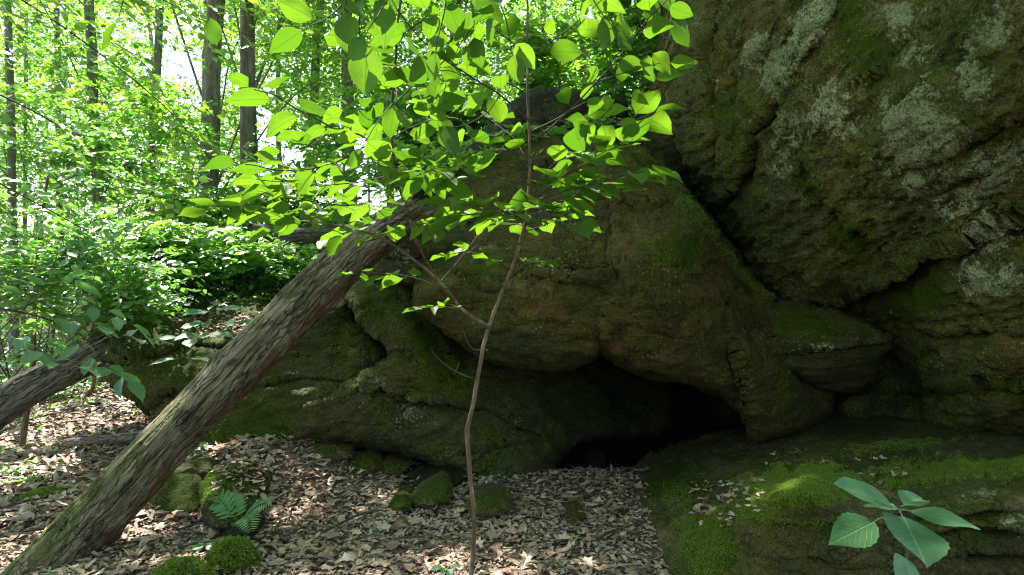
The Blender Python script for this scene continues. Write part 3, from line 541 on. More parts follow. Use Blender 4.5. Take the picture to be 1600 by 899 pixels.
stone([(536, 732), (544, 720), (572, 708), (590, 718), (598, 734), (586, 742), (546, 742)], 4.85, 'grey green pointed stone below the low boulder', 'mossrock', 23, .4)
stone([(478, 700), (490, 692), (520, 694), (545, 704), (550, 714), (520, 722), (488, 714)], 4.85, 'flat greenish stone on top of the leaf bank', 'slab', 24, .5)
stone([(592, 728), (606, 716), (628, 722), (640, 732), (624, 742), (600, 742)], 4.9, 'small dark stone beside the pointed stone', 'mossrock', 25, .2)
stone([(618, 750), (650, 738), (720, 740), (735, 752), (710, 762), (640, 764)], 4.75, 'flat dark slab of stone half buried at the foot of the low boulder', 'dark_shade_rock', 26, .1)
stone([(608, 792), (616, 780), (632, 776), (644, 784), (640, 796), (620, 800)], 4.2, 'small round mossy stone left of the bright moss covered stone', 'mossrock', 27, 1.0)
stone([(914, 742), (918, 718), (944, 715), (946, 730), (938, 744)], 5.5, 'small upright dark stone inside the cave mouth', 'dark_shade_rock', 28, 0)
stone([(886, 812), (892, 805), (908, 804), (916, 811), (902, 816)], 3.95, 'tiny dark mossy stone in the leaves right of the sapling', 'mossrock', 29, .8)
stone([(348, 838), (352, 820), (372, 814), (392, 822), (396, 838), (372, 846)], 3.75, 'small grey stone under the fern', 'dark_shade_rock', 30, .3)
def in_loop(): pass

# ------------------------------------------------------------------ ground
def ground_z(x, y):
    x = np.asarray(x, float); y = np.asarray(y, float)
    z = .30 * np.exp(-(((x + 1.80) / .62) ** 2 + ((y - 5.0) / .6) ** 2))
    z = z + .03 * np.exp(-(((x + 1.1) / .8) ** 2 + ((y - 4.9) / .6) ** 2))
    yb = 6.9 + 2.4 * sstep(x, -3.0, -1.0)
    hill = 2.6 * sstep(y, yb, yb + 6.0) * sstep(x, -6.6, -3.2)
    z = z - .75 * sstep(y, 5.05, 6.1) * sstep(x, -.1, .35) * (1 - sstep(y, 8.2, 9.2))
    z = z + hill + 1.2 * sstep(y, 11, 30) * (1 - sstep(x, -6.6, -3.2)) - .12 * sstep(-x, 2.2, 5)
    q = np.stack([x * .8, y * .8, np.zeros_like(x)], -1).reshape(-1, 3)
    n = fbm(q, 3).reshape(x.shape)
    return z + .05 * n + .8 * fbm(q * .12 + 7, 2).reshape(x.shape) * sstep(y, 14, 40)
def axis(lo, hi, f0, f1, fine, g=1.16):
    a = list(np.arange(f0, f1, fine)); s = fine; x = f0
    while x > lo: s *= g; x -= s; a.insert(0, x)
    s = fine; x = a[-1]
    while x < hi: s *= g; x += s; a.append(x)
    return np.array(a)
gx = axis(-150, 150, -5, 3.5, .035); gy = axis(-60, 220, 1.8, 8, .035)
X, Y = np.meshgrid(gx, gy); Z = ground_z(X, Y)
qq = np.stack([X, Y, Z], -1).reshape(-1, 3); Z = Z + .02 * fbm(qq * 6, 3).reshape(X.shape)
V = np.stack([X, Y, Z], -1).reshape(-1, 3); ny, nx = X.shape
i = (np.arange(ny - 1)[:, None] * nx + np.arange(nx - 1)[None]).ravel()
M['soil'] = simple_noise_mat('forest_soil', [(.3, (.050, .034, .024)), (.48, (.12, .085, .062)), (.6, (.19, .14, .105)), (.75, (.26, .20, .155))], (9, 9, 9), 12, .95, .03)
tag(link(mesh_np('ground', V, np.stack([i, i + 1, i + nx + 1, i + nx], 1), M['soil']), 'ground'), 'brown forest floor soil under the fallen leaves', kind='structure')

# dead leaves: lobed and plain shapes, curled, thrown down at random
def scatter_leaves(x, y, size, seed, lift=.02, tiltmax=45, lobed=False, zf=None):
    rs = np.random.RandomState(seed); n = len(x)
    if lobed:
        k = 13; a = np.linspace(0, 2 * np.pi, k, endpoint=False); rr = np.where(np.arange(k) % 2 == 0, 1.0, .60); 
        T = np.c_[np.cos(a) * rr * .55, np.sin(a) * rr * .45, np.zeros(k)]; T = np.vstack([T, [0, 0, 0]])
        Ft = np.array([[j, (j + 1) % k, k] for j in range(k)])
    else:
        T = np.array([[-.5, 0, 0], [-.25, .2, 0], [.15, .26, 0], [.52, 0, 0], [.15, -.26, 0], [-.25, -.2, 0], [-.1, 0, 0], [.2, 0, 0]])
        Ft = np.array([[0, 6, 1], [1, 6, 2], [6, 7, 2], [2, 7, 3], [3, 7, 4], [7, 6, 4], [4, 6, 5], [5, 6, 0]])
    m = len(T); V = np.repeat(T[None], n, 0)
    V = V * (1 + rs.uniform(-.22, .22, (n, m, 1))); V[:, :, 1] *= rs.uniform(.55, 1.15, (n, 1))
    cu, cv, tw = rs.normal(0, .38, (n, 1)), np.abs(rs.normal(.25, .4, (n, 1))), rs.normal(0, .3, (n, 1))
    V[:, :, 2] = cu * V[:, :, 0] ** 2 * 1.2 + cv * V[:, :, 1] ** 2 * 2.4 + tw * V[:, :, 0] * V[:, :, 1] * 1.6 + rs.uniform(-.03, .03, (n, m))
    V *= size[:, None, None]
    az = rs.uniform(0, 2 * np.pi, n); tl = np.abs(rs.normal(0, R(tiltmax) / 2.6, n)); ta = rs.uniform(0, 2 * np.pi, n)
    ca, sa = np.cos(az)[:, None], np.sin(az)[:, None]
    xr = V[:, :, 0] * ca - V[:, :, 1] * sa; yr = V[:, :, 0] * sa + V[:, :, 1] * ca; zr = V[:, :, 2]
    nx_, ny_ = np.cos(ta)[:, None], np.sin(ta)[:, None]; dd = xr * nx_ + yr * ny_
    px_ = dd * np.cos(tl)[:, None] - zr * np.sin(tl)[:, None]; pz = dd * np.sin(tl)[:, None] + zr * np.cos(tl)[:, None]
    xr += (px_ - dd) * nx_; yr += (px_ - dd) * ny_
    zb = (ground_z(x, y) if zf is None else zf) + rs.uniform(.003, lift, n)
    V = np.stack([xr + x[:, None], yr + y[:, None], pz - pz.min(1)[:, None] * .7 + zb[:, None]], -1)
    F = (Ft[None] + (np.arange(n) * m)[:, None, None]).reshape(-1, 3)
    return V.reshape(-1, 3), F, np.repeat(rs.uniform(0, 1, n), len(Ft))
rs = np.random.RandomState(5); acc = Acc()
n = 40000; y = 2.7 + 4.6 * rs.uniform(0, 1, n) ** 1.35; x = rs.uniform(-3.6, 1, n) * np.where(y < 5, 1, 1.4); m_ = (y < 5.15 + rs.uniform(0, .5, n)) | (x < .1); x, y = x[m_], y[m_]; n = len(x); m_ = (x < .87 + rs.normal(0, .06, n) + .06 * np.sin(y * 7)) | (y > 5.1); x, y = x[m_], y[m_]; n = len(x)
V, F, r = scatter_leaves(x, y, rs.uniform(.018, .056, n) * (1 + .5 * (rs.uniform(size=n) < .08)), 1); acc.add(V, F, r)
n = 700; x = rs.uniform(-3.0, .85, n); y = 2.8 + 3.4 * rs.uniform(0, 1, n) ** 1.3
V, F, r = scatter_leaves(x, y, rs.uniform(.05, .11, n), 2, .04, 30, True); acc.add(V, F, r)
n = 26000; y = 4 + 14 * rs.uniform(0, 1, n) ** 1.3; x = -rs.uniform(.28, .95, n) * y - .3
V, F, r = scatter_leaves(x, y, rs.uniform(.06, .13, n), 3, .03); acc.add(V, F, r)
tag(link(acc.mesh('leaf_litter', M['litter'], False), 'leaf_litter'), 'dry brown fallen leaves covering the forest floor', kind='stuff')
# litter drifted on the ledge boulder and the foreground ledge
def on_surface(o, nm, cnt, box, size, seed, minz=.5, lobed=False):
    V, F, q = o_V[o.name]; F = F[:]; a, b, c = V[F[:, 0]], V[F[:, 1]], V[F[:, 2]]; nn = np.cross(b - a, c - a); ar = np.linalg.norm(nn, axis=1); nz = nn[:, 2] / (ar + 1e-12)
    cen = (a + b + c) / 3; px = 800 + cen[:, 0] / cen[:, 1] * FPX; py = 450 - (cen[:, 2] - CAM_H) / cen[:, 1] * FPX
    ok = (nz > minz) & (px > box[0]) & (px < box[2]) & (py > box[1]) & (py < box[3]); idx = np.where(ok)[0]
    rs = np.random.RandomState(seed)
    if not len(idx): return None
    k = rs.choice(idx, cnt, p=ar[idx] / ar[idx].sum())
    return cen[k], (nn / (ar[:, None] + 1e-12))[k]
acc = Acc()
for box, cnt, sd_ in (((270, 490, 420, 530), 380, 3), ((1080, 755, 1195, 830), 90, 4), ((1180, 690, 1300, 730), 14, 5), ((1330, 720, 1420, 760), 14, 6), ((330, 715, 425, 790), 260, 7)):
    r_ = on_surface({3: left_b, 7: mound_rock}.get(sd_, slab), '', cnt, box, 0, sd_, .25)
    if r_ is None: continue
    c_, _ = r_; rs = np.random.RandomState(sd_ + 60)
    V, F, r = scatter_leaves(c_[:, 0], c_[:, 1], rs.uniform(.02, .07, len(c_)), sd_, .02, 50, sd_ in (4, 5, 6), c_[:, 2]); acc.add(V, F, r)
tag(link(acc.mesh('leaf_drift', M['litter'], False), 'leaf_drift'), 'fallen leaves drifted on the rock ledges', kind='stuff')
# ------------------------------------------------------------------ logs
def log_mat(name, wood, moss_amt, redm=.8):
    m, t, out = newmat(name); uv = attr(t, 'grain'); vec = uv.outputs['Vector']      # x,y around the trunk, z along the grain
    g1 = noise(t, scaled(t, vec, (17, 17, 3.6)), 1.0, 12, .76, .35); g2 = noise(t, scaled(t, vec, (110, 110, 12)), 1.0, 8, .72, .2); g3 = noise(t, vec, 5, 8, .62, .3)
    wn = t.nodes.new('ShaderNodeTexNoise'); wn.inputs['Scale'].default_value = 9; wn.inputs['Detail'].default_value = 5; L(t, vec, wn.inputs['Vector'])
    wa = t.nodes.new('ShaderNodeVectorMath'); wa.operation = 'MULTIPLY_ADD'; L(t, wn.outputs['Color'], wa.inputs[0]); wa.inputs[1].default_value = (.06, .06, .12); L(t, vec, wa.inputs[2])
    ve = t.nodes.new('ShaderNodeTexVoronoi'); ve.feature = 'DISTANCE_TO_EDGE'; vc = t.nodes.new('ShaderNodeTexVoronoi')
    for v_ in (ve, vc): v_.inputs['Scale'].default_value = 1.0; L(t, scaled(t, wa.outputs[0], (24, 24, 4.5)), v_.inputs['Vector'])
    vs_ = t.nodes.new('ShaderNodeSeparateColor'); L(t, vc.outputs['Color'], vs_.inputs[0])
    plate = math_(t, 'MULTIPLY', ss(t, noise(t, vec, 3.3, 5, .6), .55, .58), .7); split = math_(t, 'MULTIPLY', ss(t, ve.outputs['Distance'], .10, .0), plate)
    ve2 = t.nodes.new('ShaderNodeTexVoronoi'); ve2.feature = 'DISTANCE_TO_EDGE'; ve2.inputs['Scale'].default_value = 1.0; L(t, scaled(t, wa.outputs[0], (22, 22, 1.6)), ve2.inputs['Vector'])
    fis = ss(t, ve2.outputs['Distance'], .05, .0)
    gx_ = math_(t, 'ADD', math_(t, 'MULTIPLY', g1, .75), math_(t, 'MULTIPLY', math_(t, 'MULTIPLY', vs_.outputs[0], .25), plate))
    gx_ = math_(t, 'ADD', gx_, math_(t, 'MULTIPLY', math_(t, 'SUBTRACT', 1.0, plate), .16))
    c = ramp(t, gx_, [(.34, wood[0]), (.44, wood[1]), (.54, wood[2]), (.66, wood[3])])
    c = mixc(t, math_(t, 'MULTIPLY', math_(t, 'MAXIMUM', split, math_(t, 'MULTIPLY', fis, .8)), .85), c, tuple(x * .5 for x in wood[0]))
    c = mixc(t, math_(t, 'MULTIPLY', ss(t, g2, .5, .40), .85), c, wood[0])
    c = mixc(t, math_(t, 'MULTIPLY', ss(t, g2, .54, .64), .45), c, wood[3])
    c = mixc(t, math_(t, 'MULTIPLY', math_(t, 'MULTIPLY', attr(t, 'red').outputs['Fac'], ss(t, g3, .40, .52)), redm), c, (.13, .060, .032))
    c = mixc(t, math_(t, 'MULTIPLY', ss(t, g3, .59, .64), .6), c, (.040, .036, .028))
    c = mixc(t, math_(t, 'MULTIPLY', ss(t, noise(t, vec, 3.1, 6, .6), .56, .66), .4), c, (.14, .088, .042))
    ge = t.nodes.new('ShaderNodeNewGeometry'); sx = t.nodes.new('ShaderNodeSeparateXYZ'); L(t, ge.outputs['Normal'], sx.inputs[0])
    f = math_(t, 'ADD', noise(t, scaled(t, vec, (6, 6, 2.2)), 1.0, 10, .7, .4), math_(t, 'MULTIPLY', math_(t, 'ADD', sx.outputs[2], math_(t, 'MULTIPLY', sx.outputs[0], -.7)), .10))
    f = math_(t, 'ADD', f, math_(t, 'MULTIPLY', attr(t, 'mossy').outputs['Fac'], .12))
    hm = noise(t, vec, 120, 4, .7)
    c = mixc(t, math_(t, 'MULTIPLY', ss(t, f, .60 - moss_amt, .70 - moss_amt), .85), c, ramp(t, hm, [(.3, (.035, .055, .008)), (.55, (.12, .15, .03)), (.75, (.22, .25, .06))]))
    pr = N(t, 'ShaderNodeBsdfPrincipled', Roughness=.85); pr.inputs['Specular IOR Level'].default_value = .25; L(t, c, pr.inputs['Base Color'])
    h = math_(t, 'ADD', math_(t, 'MULTIPLY', g1, 1.0), math_(t, 'MULTIPLY', g2, .5)); h = math_(t, 'ADD', h, math_(t, 'MULTIPLY', hm, .12)); h = math_(t, 'SUBTRACT', h, math_(t, 'MULTIPLY', math_(t, 'MAXIMUM', split, fis), .6))
    L(t, bump(t, h, 1.0, .03), pr.inputs['Normal']); L(t, pr.outputs[0], out.inputs[0]); return m
M['log'] = log_mat('weathered_log_wood', [(.030, .025, .017), (.13, .100, .060), (.27, .222, .142), (.43, .365, .255)], .0)
M['log_grey'] = log_mat('grey_log_wood', [(.02, .016, .012), (.10, .08, .06), (.22, .19, .15), (.34, .30, .25)], -.06, .1)
def big_log(name, pts, radii, ns, nl, label, mat, seed=0, amp=(.10, .085, .035), moss=None, jag=(.0, .0), cat='log', group=None, flat=.0, knots=()):
    path = catmull(pts, nl); s = np.linspace(0, 1, nl); rad = np.interp(s, np.linspace(0, 1, len(radii)), radii)
    T, Nn, B = frames(path); th = np.linspace(0, 2 * np.pi, ns, endpoint=False); Ln = np.linalg.norm(np.diff(path, axis=0), axis=1).sum()
    ct, st_ = np.cos(th)[None], np.sin(th)[None]; S = (s * Ln)[:, None] + 0 * ct; rm = np.mean(radii)
    tw = .35 * S
    G = np.stack([np.cos(th[None] + tw) * rm, np.sin(th[None] + tw) * rm, S], -1).reshape(-1, 3)
    g = G + seed
    r = 1 + amp[0] * fbm(g * [2.5, 2.5, .8], 4).reshape(nl, ns)
    gr = fbm(g * [15, 15, 2.2], 5, .6, ridged=True).reshape(nl, ns); r += amp[1] * gr
    fi = fbm(g * [40, 40, 9.0], 4, .6).reshape(nl, ns); r += amp[2] * fi
    pl = fbm(g * [5, 5, 1.3] + 30, 4, .6).reshape(nl, ns); r += .045 * sstep(pl, .0, .03) + .05 * sstep(pl, .22, .25)   # plates of bark still clinging
    cr = np.abs(fbm(g * [6, 6, .45] + 60, 4, .55).reshape(nl, ns)); r -= .16 * (1 - sstep(cr, 0, .03))          # long splits
    R_ = rad[:, None] * r * (1 - flat * np.abs(st_))
    e = fbm(np.c_[np.cos(th) * 2, np.sin(th) * 2, np.full(ns, seed)], 3)
    e2 = fbm(np.c_[np.cos(th) * 7, np.sin(th) * 7, np.full(ns, seed + 5.)], 3)
    for ks_, ka_, kh_, kw_ in knots: R_ = R_ + kh_ * np.exp(-(((s[:, None] - ks_) * Ln / kw_) ** 2) - ((np.angle(np.exp(1j * (th[None] - ka_)))) * rm / kw_) ** 2)
    off0 = jag[0] * (e + .7 * e2); off1 = jag[1] * (e + .7 * e2)
    V = path[:, None] + Nn[:, None] * (ct * R_)[..., None] + B[:, None] * (st_ * R_)[..., None]
    V += T[:, None] * ((1 - sstep(s, 0, .12))[:, None] * off0[None] + sstep(s, .85, 1)[:, None] * off1[None])[..., None]
    i = np.arange(nl - 1)[:, None] * ns; j = np.arange(ns)[None]; k = (j + 1) % ns
    F = np.stack([i + k, i + j, i + ns + j, i + ns + k], -1).reshape(-1, 4); V = V.reshape(-1, 3); GA = [G]; n = len(V); Fs = [F]; Vs = [V]; a = np.arange(ns); b = (a + 1) % ns
    for e_i, row, dirn in ((0, 0, 1), (1, (nl - 1) * ns, -1)):        # hollowed, splintered ends
        ringv = V[row:row + ns]; c = path[0] if e_i == 0 else path[-1]; t_ = T[0] if e_i == 0 else T[-1]
        prev = row + a
        for q_, dep in ((.78, .01), (.55, .16), (.2, .3)):
            rv = c + (ringv - c) * q_ + t_ * dirn * dep * rm * 2; rv += (t_ * dirn)[None] * (.12 * rm * e2)[:, None]; Vs.append(rv); idx = n + a
            Fs.append(np.stack([prev[a], prev[b], idx[b], idx[a]], 1)[:, ::dirn]); GA.append(G[row:row + ns] * [q_, q_, 1]); prev = idx; n += ns
        Vs.append((c + t_ * dirn * rm * .7)[None]); GA.append(G[row:row + 1]); Fs.append(np.stack([prev[a], prev[b], np.full(ns, n)], 1)[:, ::dirn]); n += 1
    V = np.vstack(Vs); base = path[0] - [0, 0, rad[0]]
    me = mesh_np(name, V - base, Fs, mat); GA = np.vstack(GA)
    at = me.attributes.new('grain', 'FLOAT_VECTOR', 'POINT'); at.data.foreach_set('vector', GA.astype(np.float32).ravel())
    mo = np.zeros(len(V)) if moss is None else np.interp(np.clip(GA[:, 2] / Ln, 0, 1), np.linspace(0, 1, len(moss)), moss)
    fattr(me, 'mossy', mo, 'POINT'); un = np.zeros(len(V)); un[:nl * ns] = sstep(((V[:nl * ns] - np.repeat(path, ns, 0)) / np.repeat(rad, ns)[:, None]) @ np.array([.62, -.1, -.78]), .35, .85); fattr(me, 'red', un, 'POINT')
    o = link(me, name, None, base); return tag(o, label, cat, group)
big_log('leaning_log', [P(-50, 1015, 3.05), P(20, 943, 3.25), P(92, 868, 3.45), P(182, 776, 3.7), P(300, 652, 4.05), P(400, 548, 4.35), P(490, 456, 4.65), P(566, 386, 4.9), P(648, 330, 5.2)], [.120, .124, .128, .131, .138, .143, .145, .140, .115], 200, 660,
        'thick weathered log leaning diagonally from the ground up to the boulders', M['log'], 3, moss=[.7, 1, .9, .3, .3, .1, 0], jag=(.1, .3), amp=(.20, .085, .03), knots=[(.33, 2.6, .025, .04), (.58, 5.6, .028, .045), (.62, .9, -.03, .05), (.75, 2.2, .025, .05), (.45, 1.6, -.03, .07), (.22, 4.2, .02, .09)])
big_log('broken_log', [P(-160, 745, 3.9), P(-60, 680, 4.1), P(40, 612, 4.35), P(142, 558, 4.7)], [.10, .105, .10, .10], 110, 260, 'dark split log sloping down at the left edge of the photo', M['log_grey'], 9, amp=(.16, .16, .05), jag=(0, .35), flat=.15, moss=[.4, .2, 0, 0])
big_log('fallen_trunk', [P(395, 362, 8.6), P(450, 370, 8.7), P(520, 372, 8.9), P(590, 392, 9.1)], [.10, .11, .115, .12], 40, 60, 'grey fallen trunk lying on the slope among the shrubs', M['log_grey'], 12, jag=(.05, .05))
big_log('dead_branch', [P(103, 692, 5.6), P(150, 688, 5.5), P(200, 684, 5.3), P(250, 672, 5.2)], [.028, .032, .036, .04], 24, 60, 'dead brown branch lying flat over the leaves left of the leaning log', M['log_grey'], 14, jag=(.01, .01), cat='branch')
rs = np.random.RandomState(91); acc = Acc()
for k in range(260):
    yy = rs.uniform(2.9, 6.0); xx = rs.uniform(-.8, .22) * yy if rs.uniform() < .7 else rs.uniform(-.8, -.4) * yy
    if xx > .85: continue
    an = rs.uniform(0, 6.28); ln = rs.uniform(.08, .42); p0 = np.array([xx, yy, 0.]); p2 = p0 + [math.cos(an) * ln, math.sin(an) * ln, 0]; pm = (p0 + p2) / 2 + rs.normal(0, ln * .08, 3)
    q = np.array([p0, pm, p2]); q[:, 2] = ground_z(q[:, 0], q[:, 1]) + rs.uniform(.02, .05)
    V, F = tube_np(catmull(q, 6), np.linspace(rs.uniform(.002, .005), .0015, 6), 4); acc.add(V, F)
tag(link(acc.mesh('twig_debris', M['twig']), 'twig_debris'), 'thin dead twigs scattered among the fallen leaves', kind='stuff')
def stick(name, pts, rad, label, mat='twig', ns=6, n=24, cat='stick', group=None, rend=.5):
    path = catmull(pts, n); q = path * 9; path = path + .006 * np.c_[fbm(q, 2), fbm(q + 9, 2), fbm(q + 19, 2)]
    V, F = tube_np(path, np.linspace(rad, rad * rend, n), ns, .1); a = Acc(); base = path[0]; a.add(V - base, F)
    return tag(link(a.mesh(name, M[mat]), name, None, base), label, cat, group)
for k, (pts, rad, lab) in enumerate([
    ([(415, 812, 3.9), (470, 812, 3.85), (540, 815, 3.8)], .007, 'pale thin stick on the leaves right of the fern'),
    ([(275, 835, 3.75), (310, 812, 3.85), (348, 800, 3.85)], .006, 'thin curved dead twig in front of the dark mossy rock'),
    ([(505, 830, 3.75), (560, 800, 4.0), (598, 786, 4.1)], .009, 'dark stick lying on leaves left of the small round mossy stone'),
    ([(770, 770, 4.45), (800, 773, 4.4), (826, 778, 4.35)], .007, 'short pale stick between the boulder and the cave mouth'),
    ([(1010, 812, 3.9), (955, 838, 3.75), (930, 850, 3.6)], .012, 'short brown stick on the leaves near the ledge'),
    ([(1440, 672, 4.95), (1480, 668, 4.95), (1510, 662, 4.95)], .012, 'pale stick lying at the back of the foreground ledge')]):
    q = [P(*p) for p in pts]
    for v in q[:]:
        if k < 5: v[2] = ground_z(v[0], v[1]) + .045
    stick('stick', q, rad, lab, 'stem' if k in (0, 3, 5) else 'twig')

# ------------------------------------------------------------------ leaves of the near plants
def leaf_mesh(name, Ln, Wd, nseg=7, fold=.16, curl=.12, tipx=1.6, wave=.02, serr=0.0, mat=None, seed=0, base=.38):
    rs = np.random.RandomState(seed); t = np.linspace(0, 1, nseg + 1); V = []; UV = []; F = []
    wv = np.sin(np.pi * t ** (.78)) ** .85 * (1 - .28 * sstep(t, .72, .97)) * Wd * .5; wv[0] = .01 * Ln; wv[-1] = 0
    if serr: wv[1:-1] *= 1 + serr * (np.arange(1, nseg) % 2 - .5)
    lat = (-1, -.5, 0, .5, 1) ; ph = rs.uniform(0, 6)
    for i, (u, ww) in enumerate(zip(t, wv)):
        for v in lat:
            z = abs(v) * ww * fold * 2 - curl * Ln * u * u + wave * Ln * math.sin(u * 9 + ph + v * 2) * abs(v)
            V.append((u * Ln, v * ww, z)); UV.append((u, .5 + v * .5 * ww / (Wd * .5)))
    for i in range(nseg):
        for j in range(4):
            a = i * 5 + j; F.append((a, a + 5, a + 6, a + 1))
    V = np.array(V); F = np.array(F)
    # petiole
    n0 = len(V); pr = .012 * Ln; pv = [(-.16 * Ln, 0, 0), (-.16 * Ln, 0, -pr), (.02 * Ln, pr, 0), (.02 * Ln, -pr, 0)]
    V = np.vstack([V, [(-.16 * Ln, -pr * .6, 0), (-.16 * Ln, pr * .6, 0), (.03 * Ln, pr * .6, 0), (.03 * Ln, -pr * .6, 0), (-.16 * Ln, 0, -pr), (.03 * Ln, 0, -pr)]]); UV += [(0, .5)] * 6
    F = np.vstack([F, [(n0, n0 + 1, n0 + 2, n0 + 3), (n0, n0 + 3, n0 + 5, n0 + 4), (n0 + 1, n0 + 4, n0 + 5, n0 + 2)]])
    me = mesh_np(name, V, [F], mat); uvl = me.uv_layers.new(name='UVMap'); li = F.ravel(); uvl.data.foreach_set('uv', np.array(UV, np.float32)[li].ravel())
    fattr(me, 'rnd', np.full(len(F), 0.0)); return me
LEAF = [leaf_mesh('leaf', 1, wd, 7, f, c, mat=M['leaf_big'], seed=i, wave=wv) for i, (wd, f, c, wv) in enumerate([(.62, .12, .10, .02), (.68, .2, .16, .03), (.58, .08, .02, .02), (.72, .16, .2, .03), (.52, .22, .12, .02), (.64, .05, -.06, .03), (.55, .3, .3, .05), (.75, .1, .22, .06), (.6, .26, -.04, .07)])]
LEAFB = [leaf_mesh('leaf', 1, wd, 9, f, c, mat=M['leaf_blue'], seed=i + 20, serr=.10) for i, (wd, f, c) in enumerate([(.52, .10, .12), (.58, .14, .2), (.48, .18, .05), (.62, .06, .14)])]
def orient(dirv, nrm, s):
    x = Vector(dirv).normalized(); n = Vector(nrm); z = (n - x * n.dot(x)); z = z.normalized() if z.length > 1e-4 else Vector((0, 0, 1)); y = z.cross(x)
    m = Matrix((x, y, z)).transposed().to_4x4(); m = m @ Matrix.Scale(s, 4); return m
NL = [0]
def put_leaf(parent, pos, dirv, nrm, s, meshes, rs, pbase):
    o = bpy.data.objects.new('leaf', meshes[rs.randint(len(meshes))]); col.objects.link(o); o.parent = parent
    m = orient(dirv, nrm, s); m.translation = Vector(np.array(pos) - pbase + np.array(m.col[0][:3]) * .14)
    o.matrix_local = m; NL[0] += 1; return o
def leafy_branch(root, pbase, pts, r0, r1, spec, rs, acc_stem, meshes):
    """pts: picture points with depth along the branch; spec: (start fraction, spacing m, leaf length lo, hi, droop, facing)"""
    path = catmull([P(*p) for p in pts], 26); q = path * 5; ln = np.linalg.norm(np.diff(path, axis=0), axis=1); S = np.concatenate([[0], np.cumsum(ln)])
    path = path + .010 * np.c_[fbm(q, 2), fbm(q + 9, 2), fbm(q + 19, 2)] * sstep(S / S[-1], 0, .15)[:, None]
    V, F = tube_np(path, np.linspace(r0, r1, 26), 6); acc_stem.add(V - pbase, F)
    if spec is None: return path
    st, sp, lo, hi, droop, face = spec; s_big = hi > .1; sp = sp * (1.6 if face >= .55 else 1.12); face = max(face, .17); s = st * S[-1] + rs.uniform(0, sp); side = 1; k = 0
    T = np.gradient(path, axis=0); T /= np.linalg.norm(T, axis=1)[:, None]
    while True:
        last = s >= S[-1]
        if last: s = S[-1]
        p = np.array([np.interp(s, S, path[:, j]) for j in range(3)]); t = np.array([np.interp(s, S, T[:, j]) for j in range(3)])
        nr = np.array([0, 0, 1.]) * (1 - face) + np.array([rs.normal(-.25, .3), .8, .45]) * face + rs.normal(0, .22, 3)
        # face > 0 tips the blade up so that its underside is seen from the clearing
        bt = np.cross(nr, t); bt /= np.linalg.norm(bt) + 1e-9
        a = 0 if last else rs.uniform(.75, 1.15) * side
        d = t * math.cos(a) + bt * math.sin(a) + np.array([0, 0, -droop]) + rs.normal(0, .12, 3)
        sz = rs.uniform(lo, hi) * (.88 if s_big else 1.32) * (.8 if (k % 5 == 4) else 1)
        tw = p + d / np.linalg.norm(d) * rs.uniform(.0, .02)
        put_leaf(root, tw, d, nr, sz, meshes, rs, pbase)
        side = -side; k += 1
        if last: break
        s += sp * rs.uniform(.7, 1.3)
    return path
def bough(name, trunk_pts, radii, branches, label, cat, meshes, seed, stemname='stem', mat='stem', ns=8, group=None, kinkiness=.006):
    rs = np.random.RandomState(seed); path = catmull([P(*p) for p in trunk_pts], 90); base = path[0].copy()
    path[:, :] += kinkiness * np.c_[fbm(path * 4 + seed, 3), fbm(path * 4 + 9, 3), 0 * path[:, 0]] * 2
    root = empty(name, base); tag(root, label, cat, group)
    rad = np.interp(np.linspace(0, 1, 90), np.linspace(0, 1, len(radii)), radii); V, F = tube_np(path, rad, ns, .10, seed)
    a = Acc(); a.add(V - base, F); link(a.mesh(stemname, M[mat]), stemname, root)
    for b in branches:
        a = Acc(); n0 = NL[0]; leafy_branch(root, base, b[0], b[1], b[2], b[3], rs, a, meshes)
        link(a.mesh('branch', M[mat if b[1] > .0035 else 'twig']), 'branch', root)
    return root
D = 2.2
